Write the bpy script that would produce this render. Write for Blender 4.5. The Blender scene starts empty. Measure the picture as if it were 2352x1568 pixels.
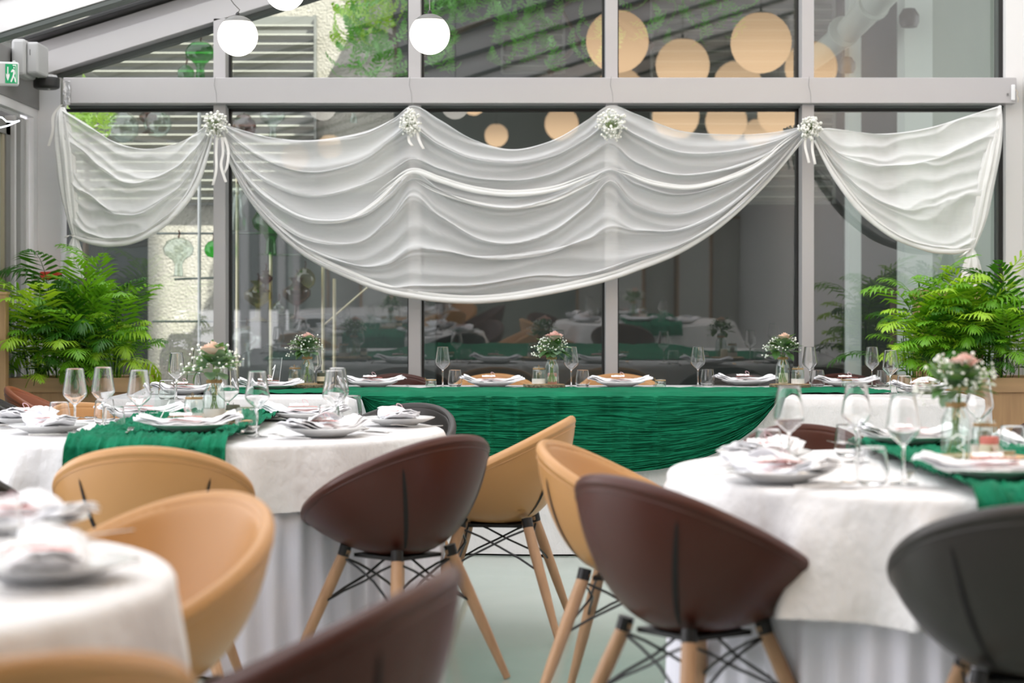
import bpy, math, random
from mathutils import Vector, Matrix, noise
PI = math.pi
rnd = random.Random(11)
sc = bpy.context.scene
col = sc.collection

# ------------------------------------------------------------------ camera
F = 4573.0; CX = 1176.0; HY = 710.0; CH = 1.2      # focal length in px, horizon row, eye height
cam_d = bpy.data.cameras.new('camera'); cam = bpy.data.objects.new('camera', cam_d); col.objects.link(cam)
cam.location = (0, 0, CH); cam.rotation_euler = (PI/2, 0, 0)
cam_d.sensor_width = 36; cam_d.lens = F*36/2352; cam_d.shift_y = -(784-HY)/2352.0
cam_d.clip_start = 0.05; cam_d.clip_end = 200
cam_d.dof.use_dof = True; cam_d.dof.focus_distance = 9.2; cam_d.dof.aperture_fstop = 2.8
sc.camera = cam

# ------------------------------------------------------------------ light, sky, exposure
w = bpy.data.worlds.new('world'); sc.world = w; w.use_nodes = True
bg = w.node_tree.nodes['Background']; bg.inputs[0].default_value = (0.975, 0.965, 1.0, 1); bg.inputs[1].default_value = 3.0
sun_d = bpy.data.lights.new('sun', 'SUN'); sun_d.energy = 17.0; sun_d.angle = 0.009; sun_d.color = (1, .95, .86)
sun = bpy.data.objects.new('sun', sun_d); col.objects.link(sun)
sun.rotation_euler = Vector((-0.40, 0.45, -0.75)).to_track_quat('-Z', 'Y').to_euler(); sun.location = (10, -4, 16)
sc.view_settings.view_transform = 'Standard'; sc.view_settings.look = 'None'
sc.view_settings.exposure = 0.30; sc.view_settings.gamma = 1; sc.view_settings.use_curve_mapping = False
cy = sc.cycles
cy.use_denoising = True; cy.max_bounces = 9; cy.diffuse_bounces = 3; cy.glossy_bounces = 4
cy.transmission_bounces = 8; cy.transparent_max_bounces = 14; cy.sample_clamp_indirect = 6.0; cy.blur_glossy = 0.3
cy.use_adaptive_sampling = True; cy.adaptive_threshold = 0.02

# ------------------------------------------------------------------ materials
def mat(name, color, rough=.5, metal=0, spec=.5, bump=None, vary=None, sheen=0, coat=0, trans=0, sub=0, emis=None):
    m = bpy.data.materials.new(name); m.use_nodes = True; nt = m.node_tree; b = nt.nodes['Principled BSDF']
    b.inputs['Base Color'].default_value = (*color, 1); b.inputs['Roughness'].default_value = rough
    b.inputs['Metallic'].default_value = metal; b.inputs['Specular IOR Level'].default_value = spec
    if sheen: b.inputs['Sheen Weight'].default_value = sheen
    if coat: b.inputs['Coat Weight'].default_value = coat; b.inputs['Coat Roughness'].default_value = .08
    if emis:
        b.inputs['Emission Color'].default_value = (*emis[0], 1); b.inputs['Emission Strength'].default_value = emis[1]
    tc = nt.nodes.new('ShaderNodeTexCoord')
    if vary:      # (scale xyz, amount, detail)
        mp = nt.nodes.new('ShaderNodeMapping'); mp.inputs['Scale'].default_value = vary[0]
        nz = nt.nodes.new('ShaderNodeTexNoise'); nz.inputs['Scale'].default_value = 1; nz.inputs['Detail'].default_value = 5
        mx = nt.nodes.new('ShaderNodeMix'); mx.data_type = 'RGBA'
        nt.links.new(tc.outputs['Object'], mp.inputs[0]); nt.links.new(mp.outputs[0], nz.inputs[0])
        rp = nt.nodes.new('ShaderNodeMapRange'); rp.inputs[1].default_value = .3; rp.inputs[2].default_value = .7
        nt.links.new(nz.outputs[0], rp.inputs[0]); nt.links.new(rp.outputs[0], mx.inputs[0])
        c2 = vary[1]
        mx.inputs[6].default_value = (*color, 1); mx.inputs[7].default_value = (*c2, 1)
        nt.links.new(mx.outputs[2], b.inputs['Base Color'])
    if bump:      # (scale xyz, strength, distance)
        mp = nt.nodes.new('ShaderNodeMapping'); mp.inputs['Scale'].default_value = bump[0]
        nz = nt.nodes.new('ShaderNodeTexNoise'); nz.inputs['Scale'].default_value = 1; nz.inputs['Detail'].default_value = 4
        bp = nt.nodes.new('ShaderNodeBump'); bp.inputs['Strength'].default_value = bump[1]; bp.inputs['Distance'].default_value = bump[2]
        nt.links.new(tc.outputs['Object'], mp.inputs[0]); nt.links.new(mp.outputs[0], nz.inputs[0])
        nt.links.new(nz.outputs[0], bp.inputs['Height']); nt.links.new(bp.outputs[0], b.inputs['Normal'])
    return m
def glassmat(name, tint=(1, 1, 1), ior=1.45, rough=0):
    m = bpy.data.materials.new(name); m.use_nodes = True; nt = m.node_tree; nt.nodes.clear()
    o = nt.nodes.new('ShaderNodeOutputMaterial'); g = nt.nodes.new('ShaderNodeBsdfGlass')
    g.inputs['Color'].default_value = (*tint, 1); g.inputs['IOR'].default_value = ior; g.inputs['Roughness'].default_value = rough
    nt.links.new(g.outputs[0], o.inputs[0]); return m
def panemat(name, tint, r0, rough=0.0, r90=.9):
    m = bpy.data.materials.new(name); m.use_nodes = True; nt = m.node_tree; nt.nodes.clear()
    o = nt.nodes.new('ShaderNodeOutputMaterial'); t = nt.nodes.new('ShaderNodeBsdfTransparent'); g = nt.nodes.new('ShaderNodeBsdfGlossy')
    lw = nt.nodes.new('ShaderNodeLayerWeight'); lw.inputs[0].default_value = .5; mx = nt.nodes.new('ShaderNodeMixShader')
    pw = nt.nodes.new('ShaderNodeMath'); pw.operation = 'POWER'; pw.inputs[1].default_value = 5
    mr = nt.nodes.new('ShaderNodeMapRange'); mr.inputs[3].default_value = r0; mr.inputs[4].default_value = r90
    t.inputs[0].default_value = (*tint, 1); g.inputs['Roughness'].default_value = rough
    nt.links.new(lw.outputs['Facing'], pw.inputs[0]); nt.links.new(pw.outputs[0], mr.inputs[0]); nt.links.new(mr.outputs[0], mx.inputs[0])
    nt.links.new(t.outputs[0], mx.inputs[1]); nt.links.new(g.outputs[0], mx.inputs[2])
    nt.links.new(mx.outputs[0], o.inputs[0]); return m
def sheermat(name, color, alpha):
    m = bpy.data.materials.new(name); m.use_nodes = True; nt = m.node_tree; nt.nodes.clear()
    o = nt.nodes.new('ShaderNodeOutputMaterial'); t = nt.nodes.new('ShaderNodeBsdfTransparent')
    d = nt.nodes.new('ShaderNodeBsdfDiffuse'); tr = nt.nodes.new('ShaderNodeBsdfTranslucent')
    d.inputs[0].default_value = (*color, 1); tr.inputs[0].default_value = (*color, 1)
    gl = nt.nodes.new('ShaderNodeBsdfGlossy'); gl.inputs['Roughness'].default_value = .45
    m1 = nt.nodes.new('ShaderNodeMixShader'); m1.inputs[0].default_value = .14
    m2 = nt.nodes.new('ShaderNodeMixShader'); m3 = nt.nodes.new('ShaderNodeMixShader'); m3.inputs[0].default_value = .06
    lw = nt.nodes.new('ShaderNodeLayerWeight'); lw.inputs[0].default_value = .35
    mr = nt.nodes.new('ShaderNodeMapRange'); mr.inputs[3].default_value = 1-alpha; mr.inputs[4].default_value = 1.0
    tc = nt.nodes.new('ShaderNodeTexCoord'); nz = nt.nodes.new('ShaderNodeTexNoise'); nz.inputs['Scale'].default_value = 3; nz.inputs['Detail'].default_value = 4
    bp = nt.nodes.new('ShaderNodeBump'); bp.inputs['Strength'].default_value = .35; bp.inputs['Distance'].default_value = .02
    mp = nt.nodes.new('ShaderNodeMapping'); mp.inputs['Scale'].default_value = (1.2, 1, 7)
    nt.links.new(tc.outputs['Object'], mp.inputs[0]); nt.links.new(mp.outputs[0], nz.inputs[0]); nt.links.new(nz.outputs[0], bp.inputs['Height'])
    for s in (d, tr, gl): nt.links.new(bp.outputs[0], s.inputs['Normal'])
    nt.links.new(lw.outputs['Facing'], mr.inputs[0])
    nt.links.new(d.outputs[0], m1.inputs[1]); nt.links.new(tr.outputs[0], m1.inputs[2])
    nt.links.new(m1.outputs[0], m3.inputs[1]); nt.links.new(gl.outputs[0], m3.inputs[2])
    nt.links.new(mr.outputs[0], m2.inputs[0]); nt.links.new(t.outputs[0], m2.inputs[1]); nt.links.new(m3.outputs[0], m2.inputs[2])
    nt.links.new(m2.outputs[0], o.inputs[0]); return m
def leafmat(name, color, rough=.35):
    m = bpy.data.materials.new(name); m.use_nodes = True; nt = m.node_tree; b = nt.nodes['Principled BSDF']; o = nt.nodes['Material Output']
    b.inputs['Base Color'].default_value = (*color, 1); b.inputs['Roughness'].default_value = rough
    tr = nt.nodes.new('ShaderNodeBsdfTranslucent'); tr.inputs[0].default_value = (color[0]*1.5, color[1]*1.3, color[2]*.6, 1)
    mx = nt.nodes.new('ShaderNodeMixShader'); mx.inputs[0].default_value = .35
    nt.links.new(b.outputs[0], mx.inputs[1]); nt.links.new(tr.outputs[0], mx.inputs[2]); nt.links.new(mx.outputs[0], o.inputs[0])
    return m
def lampmat(name, color, strength, lo=1.0, hi=1.0):
    m = bpy.data.materials.new(name); m.use_nodes = True; nt = m.node_tree; nt.nodes.clear()
    o = nt.nodes.new('ShaderNodeOutputMaterial'); e = nt.nodes.new('ShaderNodeEmission')
    e.inputs[0].default_value = (*color, 1); e.inputs[1].default_value = strength
    if lo != hi:      # glow graded in the emission, brighter below, to outline overlapping globes
        tc = nt.nodes.new('ShaderNodeTexCoord'); sp = nt.nodes.new('ShaderNodeSeparateXYZ'); mr = nt.nodes.new('ShaderNodeMapRange')
        mr.inputs[3].default_value = strength*lo; mr.inputs[4].default_value = strength*hi; mr.interpolation_type = 'SMOOTHSTEP'
        nt.links.new(tc.outputs['Generated'], sp.inputs[0]); nt.links.new(sp.outputs[2], mr.inputs[0]); nt.links.new(mr.outputs[0], e.inputs[1])
    nt.links.new(e.outputs[0], o.inputs[0]); return m

M = dict(
    frame=mat('grey_aluminium', (.49, .475, .485), .42, .15, vary=((.6, .6, 9), (.50, .485, .485))),
    frame_dark=mat('grey_gasket', (.10, .115, .11), .5),
    black=mat('black_rubber', (.012, .012, .012), .45),
    black_metal=mat('black_wire', (.015, .015, .016), .35, .4),
    header=mat('header_grey', (.20, .195, .19), .45, .2),
    rafter=mat('light_aluminium', (.76, .75, .76), .38, .15, vary=((.5, 1, 6), (.80, .79, .80))),
    wall=mat('white_wall_paint', (.80, .79, .78), .6, bump=((40, 40, 40), .05, .01)),
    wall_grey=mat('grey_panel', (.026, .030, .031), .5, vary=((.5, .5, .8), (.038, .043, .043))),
    pale=mat('pale_plaster', (.30, .34, .30), .7, vary=((1, 1, .3), (.42, .44, .40))),
    pale_white=mat('pale_column', (.62, .66, .63), .6),
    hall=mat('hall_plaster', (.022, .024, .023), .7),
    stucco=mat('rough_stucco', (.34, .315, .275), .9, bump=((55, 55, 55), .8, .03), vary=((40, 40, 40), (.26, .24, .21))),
    paving=mat('courtyard_paving', (.10, .10, .098), .8, vary=((2, 2, 2), (.14, .14, .135))),
    floor=mat('green_grey_resin', (.30, .37, .33), .16, spec=.5, vary=((1.3, 1.3, 1.3), (.37, .43, .385)), bump=((3, 3, 3), .04, .01)),
    cloth=mat('white_linen', (.72, .71, .715), .85, bump=((14, 14, 9), .8, .02)),
    skirt=mat('lilac_white_skirting', (.80, .79, .87), .8, sheen=.2, bump=((30, 30, 6), .2, .01)),
    napkin=mat('white_napkin', (.82, .82, .85), .8, bump=((60, 60, 60), .2, .003)),
    china=mat('white_china', (.80, .81, .81), .12, spec=.5),
    coral=mat('coral_paper', (.72, .22, .19), .7),
    pinkpaper=mat('blush_ribbon', (.80, .56, .62), .6),
    card=mat('white_card', (.88, .88, .88), .6),
    steel=mat('cutlery_steel', (.62, .6, .58), .12, 1.0),
    green=mat('emerald_muslin', (.005, .17, .082), .85, spec=.15, vary=((5, 5, 14), (.003, .115, .055)), bump=((7, 40, 70), .7, .012)),
    green2=mat('emerald_gauze', (.006, .19, .095), .85, spec=.15, vary=((14, 6, 14), (.003, .12, .06)), bump=((90, 14, 40), .9, .012)),
    tan=mat('tan_leather', (.50, .26, .10), .38, spec=.45, bump=((300, 300, 300), .06, .002), vary=((3, 3, 3), (.455, .235, .085))),
    brown=mat('brown_leather', (.066, .017, .010), .36, spec=.35, bump=((300, 300, 300), .06, .002), vary=((3, 3, 3), (.055, .014, .009))),
    orange=mat('cognac_leather', (.30, .085, .03), .36, spec=.5, vary=((3, 3, 3), (.24, .07, .028))),
    grey=mat('charcoal_leather', (.034, .029, .027), .38, spec=.38, bump=((300, 300, 300), .06, .002), vary=((3, 3, 3), (.028, .025, .023))),
    slot=mat('dark_slot', (.006, .005, .005), .8),
    beech=mat('beech_wood', (.46, .27, .15), .45, vary=((40, 40, 3), (.38, .215, .115)), bump=((80, 80, 6), .1, .003)),
    oak=mat('oak_board', (.60, .38, .20), .5, vary=((28, 28, 2.2), (.47, .29, .15)), bump=((60, 60, 5), .12, .003)),
    oak_h=mat('oak_rail', (.64, .41, .22), .5, vary=((2.2, 28, 28), (.52, .33, .18)), bump=((5, 60, 60), .12, .003)),
    soil=mat('potting_soil', (.02, .014, .01), .95, bump=((60, 60, 60), 1, .02)),
    slice=mat('cut_wood', (.56, .38, .20), .7, vary=((20, 20, 20), (.46, .29, .14))),
    bark=mat('wood_bark', (.10, .07, .045), .95, bump=((80, 80, 80), 1, .01), vary=((90, 90, 90), (.30, .25, .17))),
    twine=mat('jute_twine', (.50, .31, .15), .9, bump=((400, 400, 400), 1, .003)),
    lace=mat('white_lace', (.82, .80, .78), .85, bump=((260, 260, 260), 1, .004)),
    moss=mat('dried_moss', (.35, .30, .19), .9),
    olive=mat('olive_wax', (.055, .06, .035), .6),
    salmon=mat('salmon_wax', (.62, .17, .14), .6),
    cream=mat('cream_paper', (.74, .65, .50), .7),
    wax=mat('white_wax', (.85, .83, .80), .5),
    stem=mat('flower_stem', (.17, .29, .05), .5),
    rose=mat('peach_petal', (.84, .57, .43), .6, sub=.1, vary=((30, 30, 30), (.88, .70, .58))),
    rose_pink=mat('pink_petal', (.83, .50, .44), .6, vary=((60, 60, 60), (.88, .66, .60))),
    gyps=mat('white_blossom', (.88, .88, .82), .7),
    sprig=mat('blossom_stem', (.30, .40, .16), .7),
    euc=leafmat('eucalyptus_leaf', (.20, .33, .22), .55),
    euc2=leafmat('dark_leaf', (.07, .17, .05), .45),
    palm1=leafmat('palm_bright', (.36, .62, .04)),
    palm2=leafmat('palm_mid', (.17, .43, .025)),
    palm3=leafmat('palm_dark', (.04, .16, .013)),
    vine=leafmat('vine_leaf', (.09, .30, .04)),
    vine_y=leafmat('vine_light', (.26, .46, .04)),
    trunk=mat('vine_trunk', (.08, .055, .04), .9, bump=((30, 30, 5), 1, .02)),
    louver=mat('louver_slat', (.22, .215, .185), .5),
    louver_frame=mat('louver_frame', (.13, .13, .12), .5),
    brass=mat('pale_brass', (.48, .42, .30), .4, .5),
    glass=glassmat('clear_glass', (1, 1, 1)),
    acrylic=panemat('clear_acrylic', (.93, .97, .95), .05),
    jarglass=panemat('jar_glass', (.95, .98, .97), .10),
    pane=panemat('window_glass', (.80, .87, .84), .165),
    roofglass=panemat('roof_glass', (.95, .955, .95), .05, 0, .25),
    g_green=panemat('green_blown_glass', (.12, .62, .10), .06),
    g_clear=panemat('smoky_blown_glass', (.80, .86, .83), .10),
    g_brown=panemat('brown_blown_glass', (.40, .24, .20), .08),
    g_yel=panemat('amber_blown_glass', (.66, .62, .34), .07),
    sheer=sheermat('white_sheer', (.95, .955, .96), .45),
    sheer_side=sheermat('white_sheer_dense', (.96, .965, .955), .30),
    sheer2=sheermat('white_sheer_gathered', (.93, .93, .915), .05),
    ribbon=mat('satin_ribbon', (.86, .84, .82), .4),
    lamp=lampmat('lit_opal_glass', (1, .94, .84), 2.2, 1.1, .75),
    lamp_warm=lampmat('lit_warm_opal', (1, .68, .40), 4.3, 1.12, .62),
    whiteplastic=mat('white_plastic', (.82, .83, .84), .35),
    greyplastic=mat('grey_plastic', (.42, .42, .42), .4),
    signgreen=mat('sign_green', (.01, .36, .14), .5, emis=((.01, .36, .14), .25)),
    signwhite=mat('sign_white', (.88, .9, .9), .5, emis=((1, 1, 1), .2)),
    tape=mat('silver_duct_tape', (.62, .62, .63), .28, .6, bump=((30, 60, 12), 1, .02)),
    neon=lampmat('white_neon', (.85, .92, 1), 3.0),
    red=mat('red_plastic', (.65, .06, .03), .5),
    curtain=mat('door_curtain', (.30, .36, .37), .8),
    screen_paper=mat('screen_paper', (.62, .62, .60), .8),
    person_shirt=mat('shirt_white', (.75, .75, .76), .8),
)

# ------------------------------------------------------------------ geometry helpers
def P(px, py, Y):
    s = F/Y
    return Vector(((px-CX)/s, Y, CH-(py-HY)/s))
class MB:
    def __init__(s): s.v = []; s.f = []
    def add(s, vs, fs):
        n = len(s.v); s.v += [tuple(v) for v in vs]; s.f += [tuple(i+n for i in f) for f in fs]; return s
    def box(s, x0, x1, y0, y1, z0, z1):
        return s.add([(x0,y0,z0),(x1,y0,z0),(x1,y1,z0),(x0,y1,z0),(x0,y0,z1),(x1,y0,z1),(x1,y1,z1),(x0,y1,z1)],
                     [(0,3,2,1),(4,5,6,7),(0,1,5,4),(1,2,6,5),(2,3,7,6),(3,0,4,7)])
    def obox(s, c, ax, ay, az):     # oriented box: centre and three half-axis vectors
        c = Vector(c); ax = Vector(ax); ay = Vector(ay); az = Vector(az); vs = []
        for k in (-1, 1):
            for (i, j) in ((-1,-1),(1,-1),(1,1),(-1,1)): vs.append(c+ax*i+ay*j+az*k)
        return s.add(vs, [(0,3,2,1),(4,5,6,7),(0,1,5,4),(1,2,6,5),(2,3,7,6),(3,0,4,7)])
    def tube(s, pts, r, n=8, caps=True):
        pts = [Vector(p) for p in pts]; m = len(pts); rs = r if isinstance(r, (list, tuple)) else [r]*m
        base = len(s.v); prev = None
        for i, p in enumerate(pts):
            t = (pts[min(i+1, m-1)]-pts[max(i-1, 0)]).normalized()
            if prev is None:
                a = Vector((0, 0, 1)) if abs(t.z) < .9 else Vector((1, 0, 0)); u = t.cross(a).normalized()
            else: u = (prev-t*prev.dot(t)).normalized()
            prev = u; v = t.cross(u)
            for k in range(n):
                an = 2*PI*k/n; s.v.append(tuple(p+(u*math.cos(an)+v*math.sin(an))*rs[i]))
        for i in range(m-1):
            for k in range(n):
                a = base+i*n+k; b = base+i*n+(k+1) % n; s.f.append((a, b, b+n, a+n))
        if caps:
            s.f.append(tuple(base+k for k in range(n))[::-1]); s.f.append(tuple(base+(m-1)*n+k for k in range(n)))
        return s
    def lathe(s, prof, c=(0, 0, 0), n=28, closed=False):
        base = len(s.v); m = len(prof); cx, cy_, cz = c
        for (r, z) in prof:
            for k in range(n):
                a = 2*PI*k/n; s.v.append((cx+r*math.cos(a), cy_+r*math.sin(a), cz+z))
        for i in range(m-1 if not closed else m):
            j = (i+1) % m
            for k in range(n):
                a = base+i*n+k; b = base+i*n+(k+1) % n; c2 = base+j*n+(k+1) % n; d = base+j*n+k
                s.f.append((a, b, c2, d))
        return s
    def grid(s, fn, nu, nv, wrap=False):
        base = len(s.v); cols = nu if wrap else nu+1
        for j in range(nv+1):
            for i in range(cols): s.v.append(tuple(fn(i/nu, j/nv)))
        for j in range(nv):
            for i in range(nu):
                a = base+j*cols+i; b = base+j*cols+(i+1) % cols; s.f.append((a, b, b+cols, a+cols))
        return s
    def ball(s, c, r, n=6, m=4, sz=1):
        prof = [(r*math.sin(PI*j/m), -r*sz*math.cos(PI*j/m)) for j in range(m+1)]
        prof[0] = (r*.02, prof[0][1]); prof[-1] = (r*.02, prof[-1][1])
        return s.lathe(prof, c, n)
    def mesh(s, name, m, smooth=True):
        me = bpy.data.meshes.new(name); me.from_pydata(s.v, [], s.f)
        if smooth: me.polygons.foreach_set('use_smooth', [True]*len(me.polygons))
        ms = m if isinstance(m, (list, tuple)) else [m]
        for x in ms: me.materials.append(M[x] if isinstance(x, str) else x)
        me.update(); return me
    def build(s, name, m, parent=None, smooth=True, loc=None, bevel=0, sharp=True):
        o = bpy.data.objects.new(name, s.mesh(name, m, smooth)); col.objects.link(o)
        if smooth and sharp: autosmooth(o.data)
        if parent: o.parent = parent
        if loc is not None: o.location = loc
        if bevel:
            b = o.modifiers.new('bevel', 'BEVEL'); b.width = bevel; b.segments = 2; b.limit_method = 'ANGLE'
        return o
def autosmooth(me, ang=math.radians(50)):
    me.set_sharp_from_angle(angle=ang)
def tag(o, label=None, cat=None, group=None, kind=None):
    if label: o['label'] = label
    if cat: o['category'] = cat
    if group: o['group'] = group
    if kind: o['kind'] = kind
    return o
def empty(name, loc, rz=0, label=None, cat=None, group=None):
    o = bpy.data.objects.new(name, None); col.objects.link(o); o.location = loc; o.rotation_euler = (0, 0, rz)
    o.empty_display_size = .05
    return tag(o, label, cat, group)
def copy_tree(o, parent=None):
    c = o.copy(); col.objects.link(c); c.parent = parent
    for ch in kids.get(o.name) or [x for x in o.children]: copy_tree(ch, c)
    return c
kids = {}
def dup(o, loc, rz=0, label=None, group=None):
    c = copy_tree(o); c.location = loc; c.rotation_euler = (0, 0, rz)
    if label: c['label'] = label
    if group: c['group'] = group
    return c
def struct(name, mb, m, parent=None, **k):
    o = mb.build(name, m, parent, **k)
    if parent is None: o['kind'] = 'structure'
    return o
def catmull(pts, t):          # pts list of tuples, t in [0,1]
    n = len(pts)-1; x = min(max(t, 0), .999999)*n; i = int(x); f = x-i
    p0 = pts[max(i-1, 0)]; p1 = pts[i]; p2 = pts[i+1]; p3 = pts[min(i+2, n)]
    return tuple(.5*((2*b)+(-a+c)*f+(2*a-5*b+4*c-d)*f*f+(-a+3*b-3*c+d)*f*f*f) for a, b, c, d in zip(p0, p1, p2, p3))
def smooth(a, b, x):
    t = min(max((x-a)/(b-a), 0), 1); return t*t*(3-2*t)
def nz(x, y, z=0): return noise.noise(Vector((x, y, z)))

# ================================================================== STRUCTURE
XL, XR, YW, YB = -3.0, 3.2, 12.6, -3.2
def roof_z(x): return 2.66+.31*(x+2.857)
struct('floor', MB().box(XL-.2, XR+.2, YB-.2, 12.7, -.1, 0), 'floor', smooth=False)
ct = struct('ground', MB().box(-9, 9, 12.75, 24, -.12, -.02), 'paving', smooth=False)
struct('wall_right', MB().box(XR, XR+.15, YB, 12.7, 0, 4.7), 'wall', smooth=False)
struct('wall_back', MB().box(XL-.2, XR+.15, YB-.15, YB, 0, 5.0), 'pale', smooth=False)
# right end pier in the plane of the glass wall
struct('trim_1', MB().box(3.095, XR, 12.48, 12.75, 0, 4.7), 'wall', smooth=False)
# left wall: pier, header, glazed door
struct('wall_left', MB().box(XL-.15, XL, YB, 12.7, 2.46, 2.62).box(XL-.15, XL, YB, 8.0, 0, .12), 'header', smooth=False)
for k in range(7):      # glazed side further along the room
    y = 7.94-k*1.84
    struct('trim_%d' % (20+k), MB().box(XL-.12, XL-.02, y-.04, y+.04, .12, 2.46), 'frame', smooth=False)
    if k < 6:
        wn = empty('window_%d' % (6+k), (XL-.07, y-.92, 1.3)); wn['kind'] = 'structure'
        MB().add([(0, -.88, -1.18), (0, .88, -1.18), (0, .88, 1.16), (0, -.88, 1.16)], [(0, 1, 2, 3)]).build('pane', 'roofglass', wn, smooth=False)
struct('trim_2', MB().box(XL-.1, -2.845, 12.55, 12.72, 0, 2.66), 'rafter', smooth=False)
hd = struct('trim_3', MB().box(XL-.02, XL+.02, 8.0, 12.56, 2.455, 2.72), 'header', smooth=False)
d1 = empty('door_1', (XL, 10.4, 0)); d1['kind'] = 'structure'
def wl(y0, y1, x0, x1, z0, z1): return MB().box(x0-0, x1-0, y0-10.4, y1-10.4, z0, z1)
wl(8.0, 12.56, -.03, .012, 2.40, 2.455).build('door_frame', 'rafter', d1, smooth=False)
wl(12.44, 12.55, -.03, .012, 0, 2.40).build('door_frame', 'rafter', d1, smooth=False)
for i, (a, b, x) in enumerate(((12.36, 12.42, -.045), (12.24, 12.33, -.05), (12.13, 12.17, -.06))):
    wl(a, b, x-.03, x+.03, 0, 2.38).build('door_track', ['rafter', 'greyplastic', 'rafter'][i], d1, smooth=False)
wl(8.0, 12.44, -.11, -.09, 0, 2.4).build('door_reveal', 'header', d1, smooth=False)
wl(11.93, 12.03, -.08, -.03, 0, 2.33).build('door_stile', 'header', d1, smooth=False)
wl(8.0, 12.03, -.08, -.03, 2.25, 2.33).build('door_rail', 'header', d1, smooth=False)
wl(11.88, 11.93, -.06, -.04, 0, 2.25).build('door_edge', 'brass', d1, smooth=False)
wl(8.05, 11.88, -.065, -.055, 0.02, 2.25).build('door_curtain', 'curtain', d1, smooth=False)

# glass wall: sill, transom beam, mullions, gable beam
MX = [504, 952, 1405, 1856]; yf = 12.45
struct('trim_4', MB().box(-2.86, 3.10, 12.50, 12.70, 0, .09), 'frame', smooth=False)
bl, br = P(145, 178, 12.38), P(2335, 237, 12.38)
tb = struct('trim_5', MB().box(bl.x, br.x, 12.38, 12.53, br.z, bl.z), 'frame', smooth=False, bevel=.004)
struct('trim_6', MB().box(bl.x, 3.1, 12.53, 12.68, br.z-.012, bl.z-.01), 'frame_dark', smooth=False)
for k, px in enumerate(MX):
    x = (px-CX)/(F/yf); hw = .0375
    top = roof_z(x)+.04
    struct('trim_%d' % (7+k), MB().box(x-hw, x+hw, yf, 12.60, 0.05, br.z).box(x-hw, x+hw, yf, 12.60, bl.z, top), 'frame', smooth=False, bevel=.002)
    struct('trim_%d' % (11+k), MB().box(x-hw-.014, x+hw+.014, 12.60, 12.66, 0.05, br.z+.01).box(x-hw-.014, x+hw+.014, 12.60, 12.66, bl.z-.02, top), 'black', smooth=False)
# panes (the lower ones lean a little into the room)
TILT = math.radians(1.3)
def pane_xs():
    xs = [-2.85]+[(p-CX)/(F/yf) for p in MX]+[3.095]
    return [(xs[i]+.04, xs[i+1]-.04) for i in range(5)]
for i, (a, b) in enumerate(pane_xs()):
    wn = empty('window_%d' % (i+1), ((a+b)/2, 12.64, 1.3)); wn['kind'] = 'structure'
    h = 1.22; dx = (b-a)/2
    t = math.tan(TILT)*h
    MB().add([(-dx, t, -h), (dx, t, -h), (dx, -t, h-.03), (-dx, -t, h-.03)], [(0, 1, 2, 3)]).build('pane', 'pane', wn, smooth=False)
    z0 = bl.z-1.3; za = roof_z(a)-1.3; zb = roof_z(b)-1.3
    MB().add([(-dx, 0, z0), (dx, 0, z0), (dx, 0, max(zb, z0+.01)), (-dx, 0, max(za, z0+.005))], [(0, 1, 2, 3)]).build('pane', 'pane', wn, smooth=False)
# dark sealing line under the transom and up the right side
struct('trim_15', MB().box(-2.845, 3.095, 12.60, 12.66, br.z-.03, br.z-.012).box(3.07, 3.095, 12.55, 12.68, .09, 4.6), 'black', smooth=False)
struct('trim_16', MB().box(2.80+.255, 3.075, 12.56, 12.62, .09, 4.6), 'frame_dark', smooth=False)

# roof: rafters, glass, eaves
def rafter(y0, y1, lo, hi, name, m, xa=-3.05, xb=3.2):
    vs = []
    for x in (xa, xb):
        z = roof_z(x)
        vs += [(x, y0, z+lo), (x, y1, z+lo), (x, y1, z+hi), (x, y0, z+hi)]
    return struct(name, MB().add(vs, [(0, 1, 2, 3), (7, 6, 5, 4), (0, 4, 5, 1), (1, 5, 6, 2), (2, 6, 7, 3), (3, 7, 4, 0)]), m, smooth=False, bevel=.004)
rafter(12.45, 12.62, 0.03, .17, 'roof_beam', 'frame')
rafter(12.58, 12.68, -.002, .03, 'roof_gasket', 'frame_dark')
rafter(12.50, 12.66, .17, .25, 'roof_beam', 'frame')
rafter(12.36, 12.62, .26, .285, 'roof_gasket', 'black')
Yr = 10.98
while Yr > -3:
    rafter(Yr-.11, Yr+.0, 0.03, .21, 'roof_beam', 'rafter')
    rafter(Yr-.10, Yr+.02, -.0, .03, 'roof_gasket', 'frame_dark')
    rafter(Yr-.13, Yr+.05, .21, .235, 'roof_gasket', 'header')
    Yr -= 1.62
def slopebox(x0, x1, y0, y1, lo, hi):
    vs = [(x, y, roof_z(x)+z) for x in (x0, x1) for y in (y0, y1) for z in (lo, hi)]
    return MB().add(vs, [(0, 1, 3, 2), (4, 6, 7, 5), (0, 4, 5, 1), (2, 3, 7, 6), (0, 2, 6, 4), (1, 5, 7, 3)])
MB_ = slopebox(-3.15, 3.3, 2.2, 12.8, .295, .30)
rf = struct('ceiling', MB_, 'roofglass', smooth=False)
struct('ceiling_light_block', slopebox(-3.15, 3.35, YB-.1, 2.2, .24, .32), 'pale', smooth=False)  # unseen opaque cover added to cut frontal light and deepen fold shading
struct('trim_17', MB().box(-3.16, -2.96, YB, 12.7, 2.62, 2.74), 'header', smooth=False)

# unseen blockers added for the light: one keeps the sun off the room, one closes the low sky behind it
blocker = MB().box(3.7, 3.8, -12, 8.2, 0, 19).box(3.7, 3.8, 8.2, 9.5, 0, 15).box(3.7, 6, 9.5, 12.9, 0, 8).build('light_blocker', 'pale', None, smooth=False); blocker['kind'] = 'structure'
blocker = MB().box(-14, 3.7, -14, -13, 0, 9).build('light_blocker', 'hall', None, smooth=False); blocker['kind'] = 'structure'

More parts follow.
